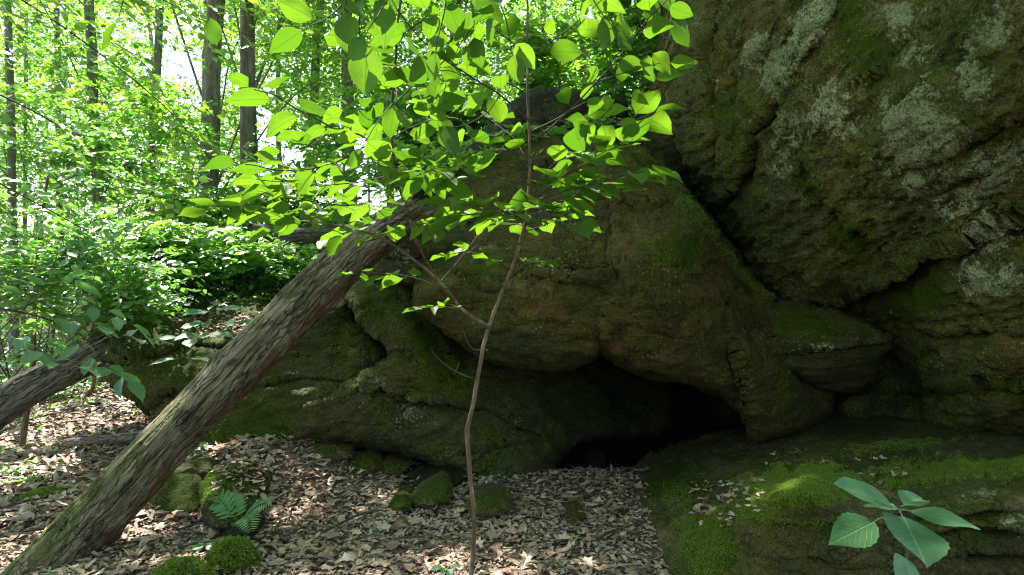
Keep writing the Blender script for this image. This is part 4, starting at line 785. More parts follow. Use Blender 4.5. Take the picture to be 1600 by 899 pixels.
sap = bough('sapling', [(735, 1110, D), (736, 1000, D), (736, 899, D), (741, 800, D), (736, 730, D), (731, 680, D), (733, 660, D), (746, 600, D), (765, 513, D), (788, 450, D), (808, 400, D), (822, 350, D), (829, 290, D), (829, 230, D), (826, 150, D), (824, 60, D), (822, -40, D), (820, -120, D)],
    [.0080, .0078, .0075, .0072, .0072, .0090, .0070, .0066, .0063, .0058, .006, .0054, .005, .0046, .004, .0034, .003], [
    ([(765, 513, D), (722, 486, 2.15), (690, 442, 2.1), (640, 402, 2.05), (590, 370, 2.0), (530, 352, 1.95), (470, 345, 1.9)], .0065, .002, (.55, .055, .075, .10, .05, .25)),
    ([(720, 485, 2.15), (690, 480, 2.1), (664, 480, 2.05)], .002, .001, (.1, .018, .030, .05, .0, .0)),
    ([(700, 452, 2.1), (650, 436, 2.05), (600, 428, 2.0), (566, 428, 2.0)], .0022, .001, (.35, .024, .045, .07, .0, .1)),
    ([(688, 442, 2.1), (720, 400, 2.15), (745, 370, 2.2)], .0022, .001, (.5, .04, .05, .07, .0, .1)),
    ([(828, 345, D), (780, 332, 2.1), (720, 338, 2.0), (660, 350, 1.95), (636, 356, 1.9)], .0028, .001, (.12, .022, .06, .09, .04, .08)),
    ([(826, 352, D), (790, 350, 2.3), (740, 345, 2.35), (690, 348, 2.4)], .0025, .001, (.1, .026, .055, .085, .04, .05)),
    ([(828, 335, D), (860, 332, 2.1), (905, 345, 2.05)], .0025, .001, (.15, .022, .055, .08, .02, .08)),
    ([(820, 362, D), (852, 352, 2.25), (890, 338, 2.3)], .0022, .001, (.1, .026, .05, .075, .02, .05)),
    ([(818, 378, D), (780, 395, 2.1), (735, 392, 2.1), (700, 398, 2.1)], .002, .001, (.4, .035, .04, .06, .02, .05)),
    ([(829, 290, D), (775, 280, 2.1), (716, 272, 2.0), (690, 262, 1.95), (650, 275, 1.9)], .0024, .001, (.45, .026, .07, .095, .1, .35)),
    ([(829, 245, D), (800, 240, 2.15), (780, 238, 2.1), (765, 240, 2.1)], .002, .001, (.45, .022, .05, .08, .05, .3)),
    ([(828, 330, D), (850, 300, 2.1), (890, 270, 2.0), (940, 240, 1.95), (965, 228, 1.9)], .0028, .001, (.3, .020, .055, .085, .05, .15)),
    ([(840, 312, D), (880, 300, 2.05), (940, 284, 2.0), (990, 268, 1.95), (1012, 268, 1.95)], .0024, .001, (.25, .022, .055, .085, .05, .15)),
    ([(829, 312, D), (860, 262, 2.15), (900, 245, 2.1), (930, 240, 2.05)], .002, .001, (.35, .024, .06, .085, .05, .2)),
    ([(796, 435, D), (820, 412, 2.1), (846, 412, 2.05)], .0018, .001, (.45, .016, .035, .055, .0, .0)),
    ([(800, 425, D), (790, 412, 2.2), (775, 410, 2.2)], .0016, .001, (.4, .02, .035, .05, .0, .0)),
    ([(745, 592, D), (712, 580, 2.1), (684, 560, 2.05), (672, 545, 2.0)], .0026, .0008, None), ([(712, 580, 2.1), (718, 565, 2.1)], .0015, .0007, None),
    ([(763, 548, D), (738, 546, 2.2), (724, 520, 2.2), (722, 508, 2.2)], .0022, .0008, None), ([(790, 450, D), (770, 446, 2.1), (752, 450, 2.05)], .0018, .0007, None),
    ([(832, 222, D), (870, 190, 2.1), (930, 130, 2.0), (990, 60, 1.9), (1050, -10, 1.8)], .0035, .0015, (.2, .036, .08, .115, .12, .6)),
    ([(832, 205, D), (880, 180, 2.2), (940, 150, 2.2), (1010, 130, 2.2)], .0025, .001, (.25, .036, .08, .11, .12, .6)),
    ([(829, 190, D), (780, 150, 2.1), (735, 120, 2.0), (690, 90, 1.9), (640, 40, 1.8), (600, -20, 1.7)], .0035, .0015, (.15, .036, .085, .12, .12, .6)),
    ([(828, 150, D), (790, 130, 2.2), (740, 130, 2.2), (690, 140, 2.2)], .0025, .001, (.2, .036, .08, .11, .15, .6)),
    ([(826, 110, D), (870, 60, 2.1), (920, 20, 2.0), (960, -20, 2.0)], .0025, .001, (.15, .036, .08, .12, .12, .6)),
    ([(826, 90, D), (780, 50, 2.1), (740, 20, 2.0), (700, -20, 2.0)], .0025, .001, (.15, .036, .08, .12, .12, .6)),
    ([(830, 260, D), (800, 215, 2.3), (770, 190, 2.4)], .002, .001, (.4, .05, .06, .08, .08, .4)),
    ([(870, 190, 2.1), (920, 190, 2.2), (980, 190, 2.3), (1020, 180, 2.3)], .0018, .001, (.1, .036, .07, .10, .10, .45)),
    ([(930, 130, 2.0), (980, 110, 1.95), (1030, 100, 1.9)], .0018, .001, (.1, .038, .08, .115, .12, .6)),
    ([(735, 120, 2.0), (690, 110, 2.0), (650, 120, 2.0)], .0018, .001, (.1, .038, .08, .115, .15, .6)),
    ([(780, 150, 2.1), (760, 180, 2.1), (720, 200, 2.1), (690, 200, 2.1)], .0018, .001, (.2, .036, .07, .11, .2, .6)),
    ([(826, 352, D), (800, 335, 2.0), (750, 322, 1.9), (700, 320, 1.85)], .0022, .001, (.15, .024, .05, .08, .04, .1)),
    ([(826, 340, D), (870, 318, 2.1), (920, 300, 2.1), (960, 300, 2.1)], .0022, .001, (.2, .022, .05, .08, .04, .1))],
    'slender crooked sapling with bright green leaves in front of the cave boulder', 'sapling', LEAF, 3)
arch = bough('leaning_shrub', [(690, 448, 3.6), (668, 412, 3.4), (650, 375, 3.1), (640, 340, 2.9), (622, 290, 2.7), (612, 230, 2.5), (612, 160, 2.3), (620, 80, 2.1), (630, -20, 2.0), (640, -110, 1.9)],
    [.006, .006, .0058, .0055, .005, .005, .0045, .004, .003], [
    ([(616, 245, 2.5), (570, 215, 2.3), (520, 200, 2.1), (470, 175, 1.9), (430, 150, 1.75), (395, 140, 1.65)], .004, .0015, (.15, .05, .10, .13, .12, .62)),
    ([(612, 200, 2.4), (560, 235, 2.2), (500, 262, 2.0), (440, 268, 1.85), (380, 258, 1.7)], .0035, .0014, (.15, .045, .09, .13, .08, .35)),
    ([(618, 270, 2.6), (570, 285, 2.4), (510, 290, 2.2), (450, 285, 2.0), (400, 280, 1.9)], .003, .0012, (.2, .038, .08, .115, .08, .4)),
    ([(628, 305, 2.75), (580, 320, 2.5), (520, 320, 2.3), (460, 310, 2.15), (410, 300, 2.0)], .003, .0012, (.2, .036, .075, .11, .08, .35)),
    ([(560, 285, 2.4), (500, 330, 2.2), (440, 340, 2.1), (370, 330, 2.0)], .003, .0012, (.3, .04, .08, .11, .05, .2)),
    ([(612, 170, 2.3), (650, 130, 2.1), (700, 90, 1.95), (740, 40, 1.8)], .003, .0012, (.15, .042, .09, .125, .15, .65)),
    ([(612, 140, 2.2), (580, 100, 2.0), (560, 60, 1.8), (560, 20, 1.7)], .003, .0012, (.2, .042, .10, .13, .15, .7)),
    ([(622, 60, 2.1), (660, 30, 1.9), (690, -10, 1.75)], .003, .0012, (.1, .045, .10, .13, .15, .7)),
    ([(612, 215, 2.45), (650, 195, 2.3), (690, 185, 2.2), (720, 190, 2.1)], .0025, .001, (.2, .038, .08, .11, .2, .6)),
    ([(616, 190, 2.4), (580, 180, 2.3), (545, 165, 2.2)], .0025, .001, (.2, .036, .08, .11, .15, .6)),
    ([(622, 290, 2.7), (650, 275, 2.6), (672, 268, 2.5)], .002, .001, (.3, .036, .07, .09, .1, .4)),
    ([(640, 340, 2.9), (610, 345, 2.7), (570, 350, 2.5), (520, 370, 2.3)], .0025, .001, (.35, .036, .07, .10, .1, .4)),
    ([(520, 200, 2.1), (490, 225, 2.0), (450, 235, 1.95)], .0018, .001, (.1, .038, .08, .12, .15, .6)),
    ([(560, 235, 2.2), (600, 260, 2.1), (650, 262, 2.0), (680, 275, 2.0)], .0018, .001, (.2, .034, .07, .10, .12, .45)),
    ([(510, 290, 2.2), (480, 330, 2.1), (430, 355, 2.05)], .0018, .001, (.2, .036, .08, .11, .1, .35)),
    ([(500, 262, 2.0), (450, 300, 1.95), (400, 320, 1.9), (340, 320, 1.9)], .0018, .001, (.2, .036, .08, .12, .08, .3)),
    ([(650, 130, 2.1), (660, 160, 2.0), (690, 190, 1.95)], .0018, .001, (.1, .038, .09, .12, .25, .7)),
    ([(580, 100, 2.0), (620, 100, 1.9), (660, 80, 1.85)], .0018, .001, (.1, .04, .09, .13, .15, .7)),
    ([(614, 120, 2.2), (620, 150, 2.1), (590, 190, 2.0), (570, 220, 2.0)], .0018, .001, (.15, .036, .08, .12, .2, .65))],
    'taller shrub arching left beside the sapling, with large drooping translucent leaves', 'shrub', LEAF, 8)
bg1 = bough('hanging_bough', [(1085, -190, 2.4), (1010, -120, 2.2), (900, -90, 2.1), (780, -80, 2.0), (640, -85, 1.8), (520, -90, 1.7), (300, -90, 1.6), (120, -100, 1.6)], [.012, .01, .009, .008, .006, .004], [
    ([(760, -82, 2.0), (770, -30, 1.9), (790, 30, 1.8), (800, 80, 1.8)], .003, .0012, (.3, .045, .09, .12, .25, .65)),
    ([(640, -85, 1.8), (625, -40, 1.7), (600, 10, 1.6), (575, 50, 1.55)], .003, .0012, (.3, .05, .11, .14, .2, .7)),
    ([(700, -82, 1.9), (700, -30, 1.8), (690, 30, 1.75), (680, 80, 1.7)], .003, .0012, (.3, .045, .10, .13, .2, .7)),
    ([(900, -90, 2.1), (910, -40, 2.0), (930, 10, 1.95), (960, 50, 1.9)], .003, .0012, (.3, .045, .09, .12, .2, .65)),
    ([(1010, -120, 2.2), (1020, -70, 2.1), (1040, -20, 2.0), (1050, 5, 2.0)], .003, .0012, (.3, .04, .09, .12, .15, .65)),
    ([(960, -100, 2.15), (990, -40, 2.05), (1000, 30, 2.0), (1010, 80, 2.0)], .0025, .001, (.25, .038, .08, .12, .2, .65)),
    ([(580, -87, 1.75), (560, -30, 1.7), (520, 20, 1.65), (480, 40, 1.65)], .0025, .001, (.3, .045, .10, .13, .2, .65)),
    ([(740, -82, 1.95), (730, -30, 1.85), (740, 30, 1.8), (735, 60, 1.8)], .0025, .001, (.25, .042, .09, .13, .2, .7)),
    ([(520, -90, 1.7), (520, -50, 1.6), (535, -15, 1.55), (540, 10, 1.55)], .003, .0012, (.4, .05, .09, .12, .2, .6)),
    ([(300, -90, 1.6), (310, -40, 1.6), (325, 10, 1.6)], .002, .001, (.75, .09, .045, .06, .2, .6)),
    ([(200, -95, 1.6), (195, -40, 1.6), (185, 25, 1.6)], .002, .001, (.85, .09, .06, .075, .0, .3))],
    'leafy bough hanging in along the top edge of the photo', 'bough', LEAF, 15, stemname='limb', mat='twig')
print('leaves', NL[0], {o.name: len([1 for q in o.children if q.name.startswith('leaf')]) for o in (sap, arch, bg1)})
# broad-leaved plant in the lower right corner: seven leaves
def plant(name, stems, leaves, label, meshes, seed=0, group=None, cat='plant', r=.003):
    rs = np.random.RandomState(seed); base = P(*stems[0][0]); root = empty(name, base); tag(root, label, cat, group)
    for s_ in stems:
        path = catmull([P(*p) for p in s_], 14); V, F = tube_np(path, np.linspace(r, r * .5, 14), 6); a = Acc(); a.add(V - base, F); link(a.mesh('stem', M['stemg']), 'stem', root)
    for k, (b, tp, nr, wdt) in enumerate(leaves):
        p0, p1 = P(*b), P(*tp); d = p1 - p0; ln = np.linalg.norm(d) * .86
        o = put_leaf(root, p0 , d, np.array(nr, float), ln, [meshes[k % len(meshes)]], rs, base)
    return root
M['stemg'] = simple_noise_mat('green_stem', [(.3, (.06, .08, .03)), (.7, (.14, .16, .07))], (30, 30, 10), 4, .6, .001)
d_ = 1.95
plant('broadleaf_plant', [[(1412, 1010, 2.1), (1415, 930, 2.0), (1418, 860, d_), (1408, 800, d_)], [(1412, 850, d_), (1390, 812, d_), (1372, 812, d_)]],
    [((1404, 795, d_), (1302, 752, 1.85), (.1, -.45, 1), .5), ((1410, 798, d_), (1346, 788, 2.05), (0, -.3, 1), .5), ((1408, 796, d_), (1534, 824, 1.80), (-.1, -.45, 1), .5), ((1406, 800, d_), (1452, 882, 1.70), (0, -1.3, .8), .6),
     ((1374, 812, d_), (1296, 850, 1.85), (-.1, -.8, .8), .5), ((1416, 866, d_), (1412, 925, 1.8), (.1, -1.2, .6), .5), ((1408, 792, 1.97), (1442, 775, 2.1), (0, -.4, 1), .5)],
    'plant with broad blue green leaves in front of the mossy ledge, lower right corner', [leaf_mesh('leaf', 1, wd, 16, f, c, mat=M['leaf_blue'], seed=i + 40, serr=.06) for i, (wd, f, c) in enumerate([(.50, .10, .04), (.46, .12, .05), (.40, .10, .06), (.74, .10, .06), (.56, .08, .05), (.6, .1, .05), (.5, .2, .05)])], 3, r=.004)
def whorl(name, stem, tiers, label, seed, r=.0025, meshes=None, group=None):
    rs = np.random.RandomState(seed); base = P(*stem[0]); root = empty(name, base); tag(root, label, 'plant', group)
    path = catmull([P(*p) for p in stem], 20); V, F = tube_np(path, np.linspace(r, r * .5, 20), 6); a = Acc(); a.add(V - base, F); link(a.mesh('stem', M['stemg']), 'stem', root)
    for (px, py, dd, n, lo, hi, spread) in tiers:
        c = P(px, py, dd); a0 = rs.uniform(0, 6.28)
        for k in range(n):
            a_ = a0 + 6.283 * k / n + rs.normal(0, .2); off = np.array([math.cos(a_), math.sin(a_), rs.uniform(-.15, .1)])
            p = c + off * spread * rs.uniform(.2, 1) * np.array([1, 1, .5])
            if spread > .03:
                V, F = tube_np(np.array([c, (c + p) / 2 + [0, 0, .01], p]), [r * .4] * 3, 4); a = Acc(); a.add(V - base, F); link(a.mesh('stalk', M['stemg']), 'stalk', root)
            put_leaf(root, p, off + [0, -.25, 0], np.array([0, -.4, 1]) + rs.normal(0, .15, 3), rs.uniform(lo, hi), meshes or LEAFB, rs, base)
    return root
whorl('ledge_plant', [(350, 560, 5.2), (332, 545, 5.0), (325, 520, 4.95), (328, 485, 4.95)], [(328, 487, 4.95, 5, .13, .19, .10), (335, 505, 4.95, 6, .13, .19, .16), (325, 525, 4.95, 5, .13, .19, .14), (295, 528, 4.9, 4, .13, .18, .10), (290, 560, 4.9, 3, .15, .2, .08)],
      'cool green plant with oval leaves growing on the boulder above the leaning log', 5, .004)
whorl('seedling', [(325, 868, 3.5), (322, 856, 3.5), (322, 850, 3.5)], [(322, 852, 3.5, 4, .05, .07, .015)], 'small green seedling between the two moss mounds', 6)
whorl('seedling', [(418, 712, 4.75), (420, 700, 4.75), (420, 694, 4.75)], [(420, 695, 4.75, 4, .06, .09, .02)], 'pale seedling at the top of the leaf bank', 7)
whorl('seedling', [(692, 905, 3.15), (695, 890, 3.15), (697, 885, 3.15)], [(697, 887, 3.15, 5, .05, .08, .02)], 'small green seedling at the bottom edge left of the sapling stem', 8)
whorl('seedling', [(108, 940, 2.75), (106, 905, 2.75), (104, 893, 2.75)], [(104, 897, 2.75, 4, .07, .10, .02)], 'green leaves poking up in front of the foot of the leaning log', 9)
whorl('seedling', [(590, 838, 3.6), (590, 832, 3.6), (591, 829, 3.6)], [(591, 830, 3.6, 3, .03, .045, .008)], 'tiny bright green sprout in the middle of the leaf litter', 10)
whorl('seedling', [(948, 215, 5.4), (946, 200, 5.4), (943, 196, 5.4)], [(943, 197, 5.4, 5, .12, .16, .08)], 'seedling standing on top of the cave boulder', 11)
# fern
rs = np.random.RandomState(2); fb = P(372, 822, 3.72); root = empty('fern', fb); tag(root, 'small fern with two arching fronds beside the moss-edged rock', 'fern')
M['fern'] = leaf_mat('fern_leaf', (.07, .16, .05), (.10, .21, .07), (.05, .14, .03), (.08, .2, .04), .5, .5)
for tip, mid in (((330, 782, 3.66), (345, 788, 3.72)), ((428, 782, 3.64), (398, 800, 3.68)), ((352, 770, 3.9), (362, 790, 3.8)), ((392, 830, 3.4), (385, 812, 3.55))):
    path = catmull([fb, P(*mid) + [0, 0, .02], P(*tip)], 17); V, F = tube_np(path, np.linspace(.0025, .001, 17), 5); a = Acc(); a.add(V - fb, F)
    fr = link(a.mesh('frond', M['stemg']), 'frond', root); T_, _, _ = frames(path)
    pin = Acc()
    for k in range(3, 17):
        for s_ in (-1, 1):
            ln = .075 * math.sin(math.pi * (k / 17) ** .75) + .012; t_ = T_[k]; b_ = np.cross(t_, [0, -.5, 1]); b_ /= np.linalg.norm(b_)
            d = t_ * .45 + b_ * s_ + [0, 0, -.15]; d /= np.linalg.norm(d); p0 = path[k]; wv_ = t_ * ln * .12
            V = np.array([p0, p0 + d * ln * .3 + wv_, p0 + d * ln * .7 + wv_ * .8, p0 + d * ln, p0 + d * ln * .7 - wv_ * .8, p0 + d * ln * .3 - wv_]) - fb
            o = link(mesh_np('pinna', V, [np.array([[0, 1, 2, 3], [0, 3, 4, 5]])], M['fern']), 'pinna', fr)
# moss: tufts of short shoots
M['moss'] = leaf_mat('moss_shoot', (.060, .085, .012), (.19, .235, .034), (.04, .09, .004), (.10, .18, .01), .7, .5, False, .2)
M['moss_dull'] = leaf_mat('dull_moss_shoot', (.045, .072, .014), (.14, .185, .038), (.02, .04, .004), (.04, .07, .008), .8, .5, False, .15)
def moss_np(c, nrm, ln, seed, wd=.10):
    rs = np.random.RandomState(seed); n = len(c); d = nrm + rs.normal(0, .55, (n, 3)); d /= np.linalg.norm(d, axis=1)[:, None]
    s = np.cross(d, rs.normal(size=(n, 3))); s /= np.linalg.norm(s, axis=1)[:, None]; l = ln[:, None]
    u = np.cross(d, s)
    V = np.stack([c - s * l * wd, c + s * l * wd, c + d * l * .6 + s * l * wd * 1.3, c + d * l + u * l * .35, c + d * l * .6 - s * l * wd * 1.3], 1)
    i = (np.arange(n) * 5)[:, None]; F = np.concatenate([i + [0, 1, 2], i + [0, 2, 4], i + [4, 2, 3]]);
    return V.reshape(-1, 3), F, np.tile(rs.uniform(0, 1, n), 3)
def moss_on(o, blobs, seed, ln=(.008, .02), minz=-.3, mat='moss'):
    V, F, q = o_V[o.name]; m = (F < len(q)).all(1); F = F[m]; qc = q[F].mean(1); a, b, c = V[F[:, 0]], V[F[:, 1]], V[F[:, 2]]; nn = np.cross(b - a, c - a); ar = np.linalg.norm(nn, axis=1); nn = nn / (ar[:, None] + 1e-12)
    rs = np.random.RandomState(seed); ac = Acc(); nz = fbm(np.c_[qc / 24.0, np.zeros(len(qc))], 4, .6)
    for bx, by, rx, ry, ang, cnt in blobs:
        ca, sa = math.cos(R(ang)), math.sin(R(ang)); dx, dy = qc[:, 0] - bx, qc[:, 1] - by; u, v = (dx * ca + dy * sa) / rx, (-dx * sa + dy * ca) / ry
        w_ = sstep(np.sqrt(u * u + v * v) + .9 * nz, 1.2, .45) ** 1.5 * ar * (nn[:, 2] > minz); 
        if w_.sum() <= 0: continue
        k = rs.choice(len(w_), cnt, p=w_ / w_.sum()); r1, r2 = rs.uniform(size=(2, cnt)); fl = r1 + r2 > 1; r1[fl], r2[fl] = 1 - r1[fl], 1 - r2[fl]
        p = a[k] + (b - a)[k] * r1[:, None] + (c - a)[k] * r2[:, None]
        V_, F_, r_ = moss_np(p, nn[k] * .8 + [0, -.1, .4], rs.uniform(ln[0], ln[1], cnt), seed + int(bx)); ac.add(V_ - np.array(o.location), F_, r_)
    tag(link(ac.mesh('moss', M[mat], False), 'moss', o), kind='stuff')
moss_on(slab, [(1250, 765, 100, 34, -4, 14000), (1250, 765, 100, 34, -4, 26000), (1460, 742, 120, 24, -4, 20000), (1105, 850, 48, 60, 0, 13000), (1590, 740, 80, 20, 0, 9000), (1240, 815, 100, 16, 0, 5000), (1060, 780, 30, 22, 0, 1500), (1400, 702, 100, 10, -6, 4000), (1180, 800, 50, 14, 0, 2500)], 31, ln=(.005, .013))
moss_on(cave, [(1020, 270, 50, 9, 40, 1800), (1075, 335, 80, 12, 50, 6000), (1150, 425, 64, 8, 48, 2600)], 33, (.010, .024), mat='moss_dull')
moss_on(mound_rock, [(335, 765, 22, 32, 0, 2500)], 35, (.008, .02)); moss_on(left_b, [(210, 480, 70, 12, 12, 2500)], 36, (.015, .03))
def moss_mound(c, rx, rz, cnt, label, seed):
    rs = np.random.RandomState(seed); u = rs.normal(size=(cnt, 3)); u[:, 2] = np.abs(u[:, 2]); u /= np.linalg.norm(u, axis=1)[:, None]
    def surf(u): return u * [rx, rx * .8, rz] * (1 + .42 * fbm(u * 2.0 + seed, 4, .6))[:, None]
    th, ph = np.meshgrid(np.linspace(0, 2 * np.pi, 41)[:-1], np.linspace(0, np.pi / 2 + .35, 14)); U = np.stack([np.cos(th) * np.sin(ph), np.sin(th) * np.sin(ph), np.cos(ph)], -1).reshape(-1, 3)
    ns = 40; i = np.arange(13)[:, None] * ns; j = np.arange(ns)[None]; k = (j + 1) % ns
    o = link(mesh_np('moss_mound', surf(U) * .97, [np.stack([i + j, i + ns + j, i + ns + k, i + k], -1).reshape(-1, 4)], M['mosscore']), 'moss_mound', None, c); tag(o, label, 'moss')
    p = surf(u); V, F, r = moss_np(p, u, rs.uniform(.007, .020, cnt), seed); a = Acc(); a.add(V, F, r); tag(link(a.mesh('shoots', M['moss'], False), 'shoots', o), kind='stuff')
M['mosscore'] = simple_noise_mat('moss_core', [(.3, (.02, .04, .005)), (.7, (.07, .11, .012))], (60, 60, 60), 4, .9, .01)
def on_ground(px, py, dx=0):
    lo, hi = 1.5, 12
    for _ in range(40):
        m = (lo + hi) / 2; p = P(px, py, m)
        if p[2] > ground_z(p[0], p[1]): lo = m
        else: hi = m
    return P(px, py, lo)
moss_mound(on_ground(364, 886), .125, .13, 7000, 'round bright green moss mound on the leaf litter, the taller of two', 1)
moss_mound(on_ground(284, 915), .14, .11, 7000, 'low wide moss mound cut by the bottom edge of the photo', 2)
moss_mound(on_ground(75, 780), .16, .06, 3000, 'flat mossy patch left of the foot of the leaning log', 3)
# ------------------------------------------------------------------ woods: trees, shrubs, undergrowth
T6 = np.array([[0, 0, 0], [.32, .30, 0], [.72, .24, 0], [1, 0, -.06], [.72, -.24, 0], [.32, -.30, 0]])
def sprays(c, S, K, Lf, seed, az=None, azs=2.0, tiltm=.25, droop=.1, simple=False, wmul=1.0, twig=False):
    """flat sprays of leaves: c (n,3) start points, S spray length, K leaves each, Lf leaf length"""
    rs = np.random.RandomState(seed); n = len(c)
    a = rs.uniform(0, 2 * np.pi, n) if az is None else az + rs.normal(0, azs, n)
    d = np.stack([np.cos(a), np.sin(a), rs.normal(-droop, .22, n)], 1); d /= np.linalg.norm(d, axis=1)[:, None]
    up = np.stack([rs.normal(0, tiltm, n), rs.normal(0, tiltm, n), np.ones(n)], 1); b = np.cross(up, d); b /= np.linalg.norm(b, axis=1)[:, None]; u = np.cross(d, b)
    k = np.arange(K); s = np.where(k % 2 == 0, 1, -1); t = (k + 1) / K
    Sr = (S * rs.uniform(.6, 1.25, n))[:, None]
    org = c[:, None] + d[:, None] * (Sr * t)[..., None]; org[..., 2] -= (droop * Sr * t * t)
    an = (s * .95)[None] * rs.uniform(.6, 1.25, (n, K)); an[:, -1] *= .1
    ld = d[:, None] * np.cos(an)[..., None] + b[:, None] * np.sin(an)[..., None] + rs.normal(0, .22, (n, K, 3)) + [0, 0, -.12]; ld /= np.linalg.norm(ld, axis=2)[..., None]
    nu = u[:, None] + rs.normal(0, .32, (n, K, 3)); lb = np.cross(nu, ld); lb /= np.linalg.norm(lb, axis=2)[..., None]; lu = np.cross(ld, lb)
    Ls = (Lf * rs.uniform(.55, 1.2, (n, K)) * np.sin(np.pi * (.25 + .6 * t))[None] ** .5)[..., None, None]
    T = T6 if not simple else np.array([[0, 0, 0], [.45, .3, .0], [1, 0, -.05], [.45, -.3, .0]])
    fold = rs.uniform(.0, .5, (n, K, 1, 1))
    V = org[:, :, None] + Ls * (T[:, 0][None, None, :, None] * ld[:, :, None] + T[:, 1][None, None, :, None] * wmul * lb[:, :, None] + (T[:, 2][None, None, :, None] + np.abs(T[:, 1])[None, None, :, None] * fold) * lu[:, :, None])
    m = len(T); i = (np.arange(n * K) * m)[:, None]
    F = np.concatenate([i + [0, 5, 4, 3], i + [0, 3, 2, 1]]) if not simple else np.concatenate([i + [0, 3, 2], i + [0, 2, 1]])
    r = rs.uniform(0, 1, n * K); r = np.clip(.55 * np.repeat(rs.uniform(0, 1, n), K) + .45 * r, 0, .999)
    out = [(V.reshape(-1, 3), F, np.concatenate([r, r]))]
    if twig:
        e = c + d * Sr * .9; e[:, 2] -= droop * Sr[:, 0] * .8; w_ = .0035
        Vt = np.stack([c + b * w_, c - b * w_, c + u * w_, e + b * w_ * .4, e - b * w_ * .4, e + u * w_ * .4], 1).reshape(-1, 3); j = (np.arange(n) * 6)[:, None]
        out.append((Vt, np.concatenate([j + [0, 1, 4, 3], j + [1, 2, 5, 4], j + [2, 0, 3, 5]])))
    return out
def proj(c):
    return 800 + c[:, 0] / np.maximum(c[:, 1], .1) * FPX, 450 - (c[:, 2] - CAM_H) / np.maximum(c[:, 1], .1) * FPX
# openings in the canopy through which the sky shows (centre and half size in the photo) - no foliage grows along these sight lines
GAPS = [(250, 70, 34, 44, .75), (318, 128, 30, 50, .75), (300, 20, 26, 20, .6), (420, 205, 30, 34, .9), (440, 250, 30, 22, .95), (500, 300, 40, 22, .8), (570, 262, 34, 40, .85), (545, 200, 16, 50, .7), (270, 105, 40, 22, .7), (520, 15, 14, 22, .7), (150, 30, 20, 14, .6), (90, 190, 30, 14, .4),
        (640, 62, 16, 14, .6), (838, 18, 14, 14, .6), (120, 280, 60, 12, .4), (430, 125, 12, 26, .6), (350, 60, 12, 30, .5), (60, 350, 50, 12, .4), (700, 250, 20, 14, .5)]
def keep_gaps(c, rs, strength=1.0, dmin=5):
    px, py = proj(c); k = np.ones(len(c), bool); nz = .35 * fbm(np.c_[px / 18, py / 18, np.zeros(len(px))], 3)
    for gx_, gy_, rx, ry, s in GAPS:
        k &= ~((((px - gx_) / (rx * 1.3)) ** 2 + ((py - gy_) / (ry * 1.3)) ** 2 + nz < 1) & (rs.uniform(size=len(c)) < s * strength) & (c[:, 1] > dmin))
    return k
def lit(c, pt, rad):     # sprays standing between the sun and pt
    w_ = c - np.array(pt); t_ = w_ @ SUN; dd = np.linalg.norm(w_ - t_[:, None] * SUN, axis=1); return (dd < rad) & (t_ > rad)
GROUND_SUN = [(P(120, 660, 7.5), 1.1), (P(60, 620, 9), 1.3), (P(170, 620, 9), 1.2), (P(60, 700, 6), .7)]
def ground_sun(c):
    k = np.zeros(len(c), bool)
    for pt, rad in GROUND_SUN: k |= lit(c, pt, rad)
    return k
SAPSUN = [(P(760, 330, 2.1), .7), (P(900, 280, 2.0), .6), (P(640, 350, 2.0), .5), (P(700, 260, 2.0), .6), (P(760, 100, 2.0), .8), (P(560, 190, 2.1), .7), (P(450, 260, 1.9), .6), (P(930, 100, 2.0), .7)]
SUNNY = SAPSUN + GROUND_SUN + [(P(200, 380, 7.2), 1.3), (P(330, 400, 7.6), 1.3), (P(120, 300, 9), 1.6), (P(60, 420, 6.5), 1.0), (P(150, 460, 5.6), .5), (P(120, 660, 7.5), 1.1), (P(60, 620, 9), 1.3), (P(170, 620, 9), 1.2), (P(270, 350, 9.5), 1.4), (P(420, 420, 8), .8), (P(150, 180, 10), 1.4), (P(1010, 150, 9), .9), (P(40, 240, 8.5), 1.0), (P(440, 320, 10.5), 1.0)]
DAP = [(on_ground(x_, y_), r_) for x_, y_, r_ in ((60, 735, .42), (150, 655, .6), (30, 700, .5), (95, 675, .5), (215, 640, .6), (140, 625, .7), (60, 655, .6), (15, 760, .38), (20, 855, .36), (250, 850, .36), (200, 862, .3), (150, 715, .4))]
def dapple(c):
    k = np.zeros(len(c), bool)
    for pt, rad in DAP: k |= lit(c, pt, rad)
    return k
def sunny(c):
    k = dapple(c)
    for pt, rad in SUNNY: k |= lit(c, pt, rad)
    return k
def clump_field(c, f, seed): return fbm(c * f + seed, 3)
def trunk_obj(root, base, pts, radii, ns=14, nl=50, mat='bark', seed=0):
    path = catmull(pts, nl); path = path + .05 * np.c_[fbm(path * .6 + seed, 2), fbm(path * .6 + 9 + seed, 2), 0 * path[:, 0]]
    V, F = tube_np(path, np.interp(np.linspace(0, 1, nl), np.linspace(0, 1, len(radii)), radii), ns, .12, seed); a = Acc(); a.add(V - base, F); link(a.mesh('trunk', M[mat]), 'trunk', root); return path
def limb_obj(root, base, pts, r0, r1, seed=0, mat='bark'):
    path = catmull(pts, 20); path = path + .06 * np.c_[fbm(path * 1.2 + seed, 2), fbm(path * 1.2 + 9, 2), fbm(path * 1.2 + 19, 2)] * np.linspace(0, 1, 20)[:, None]
    V, F = tube_np(path, np.linspace(r0, r1, 20), 7, .08, seed); a = Acc(); a.add(V - base, F); link(a.mesh('limb', M[mat]), 'limb', root)
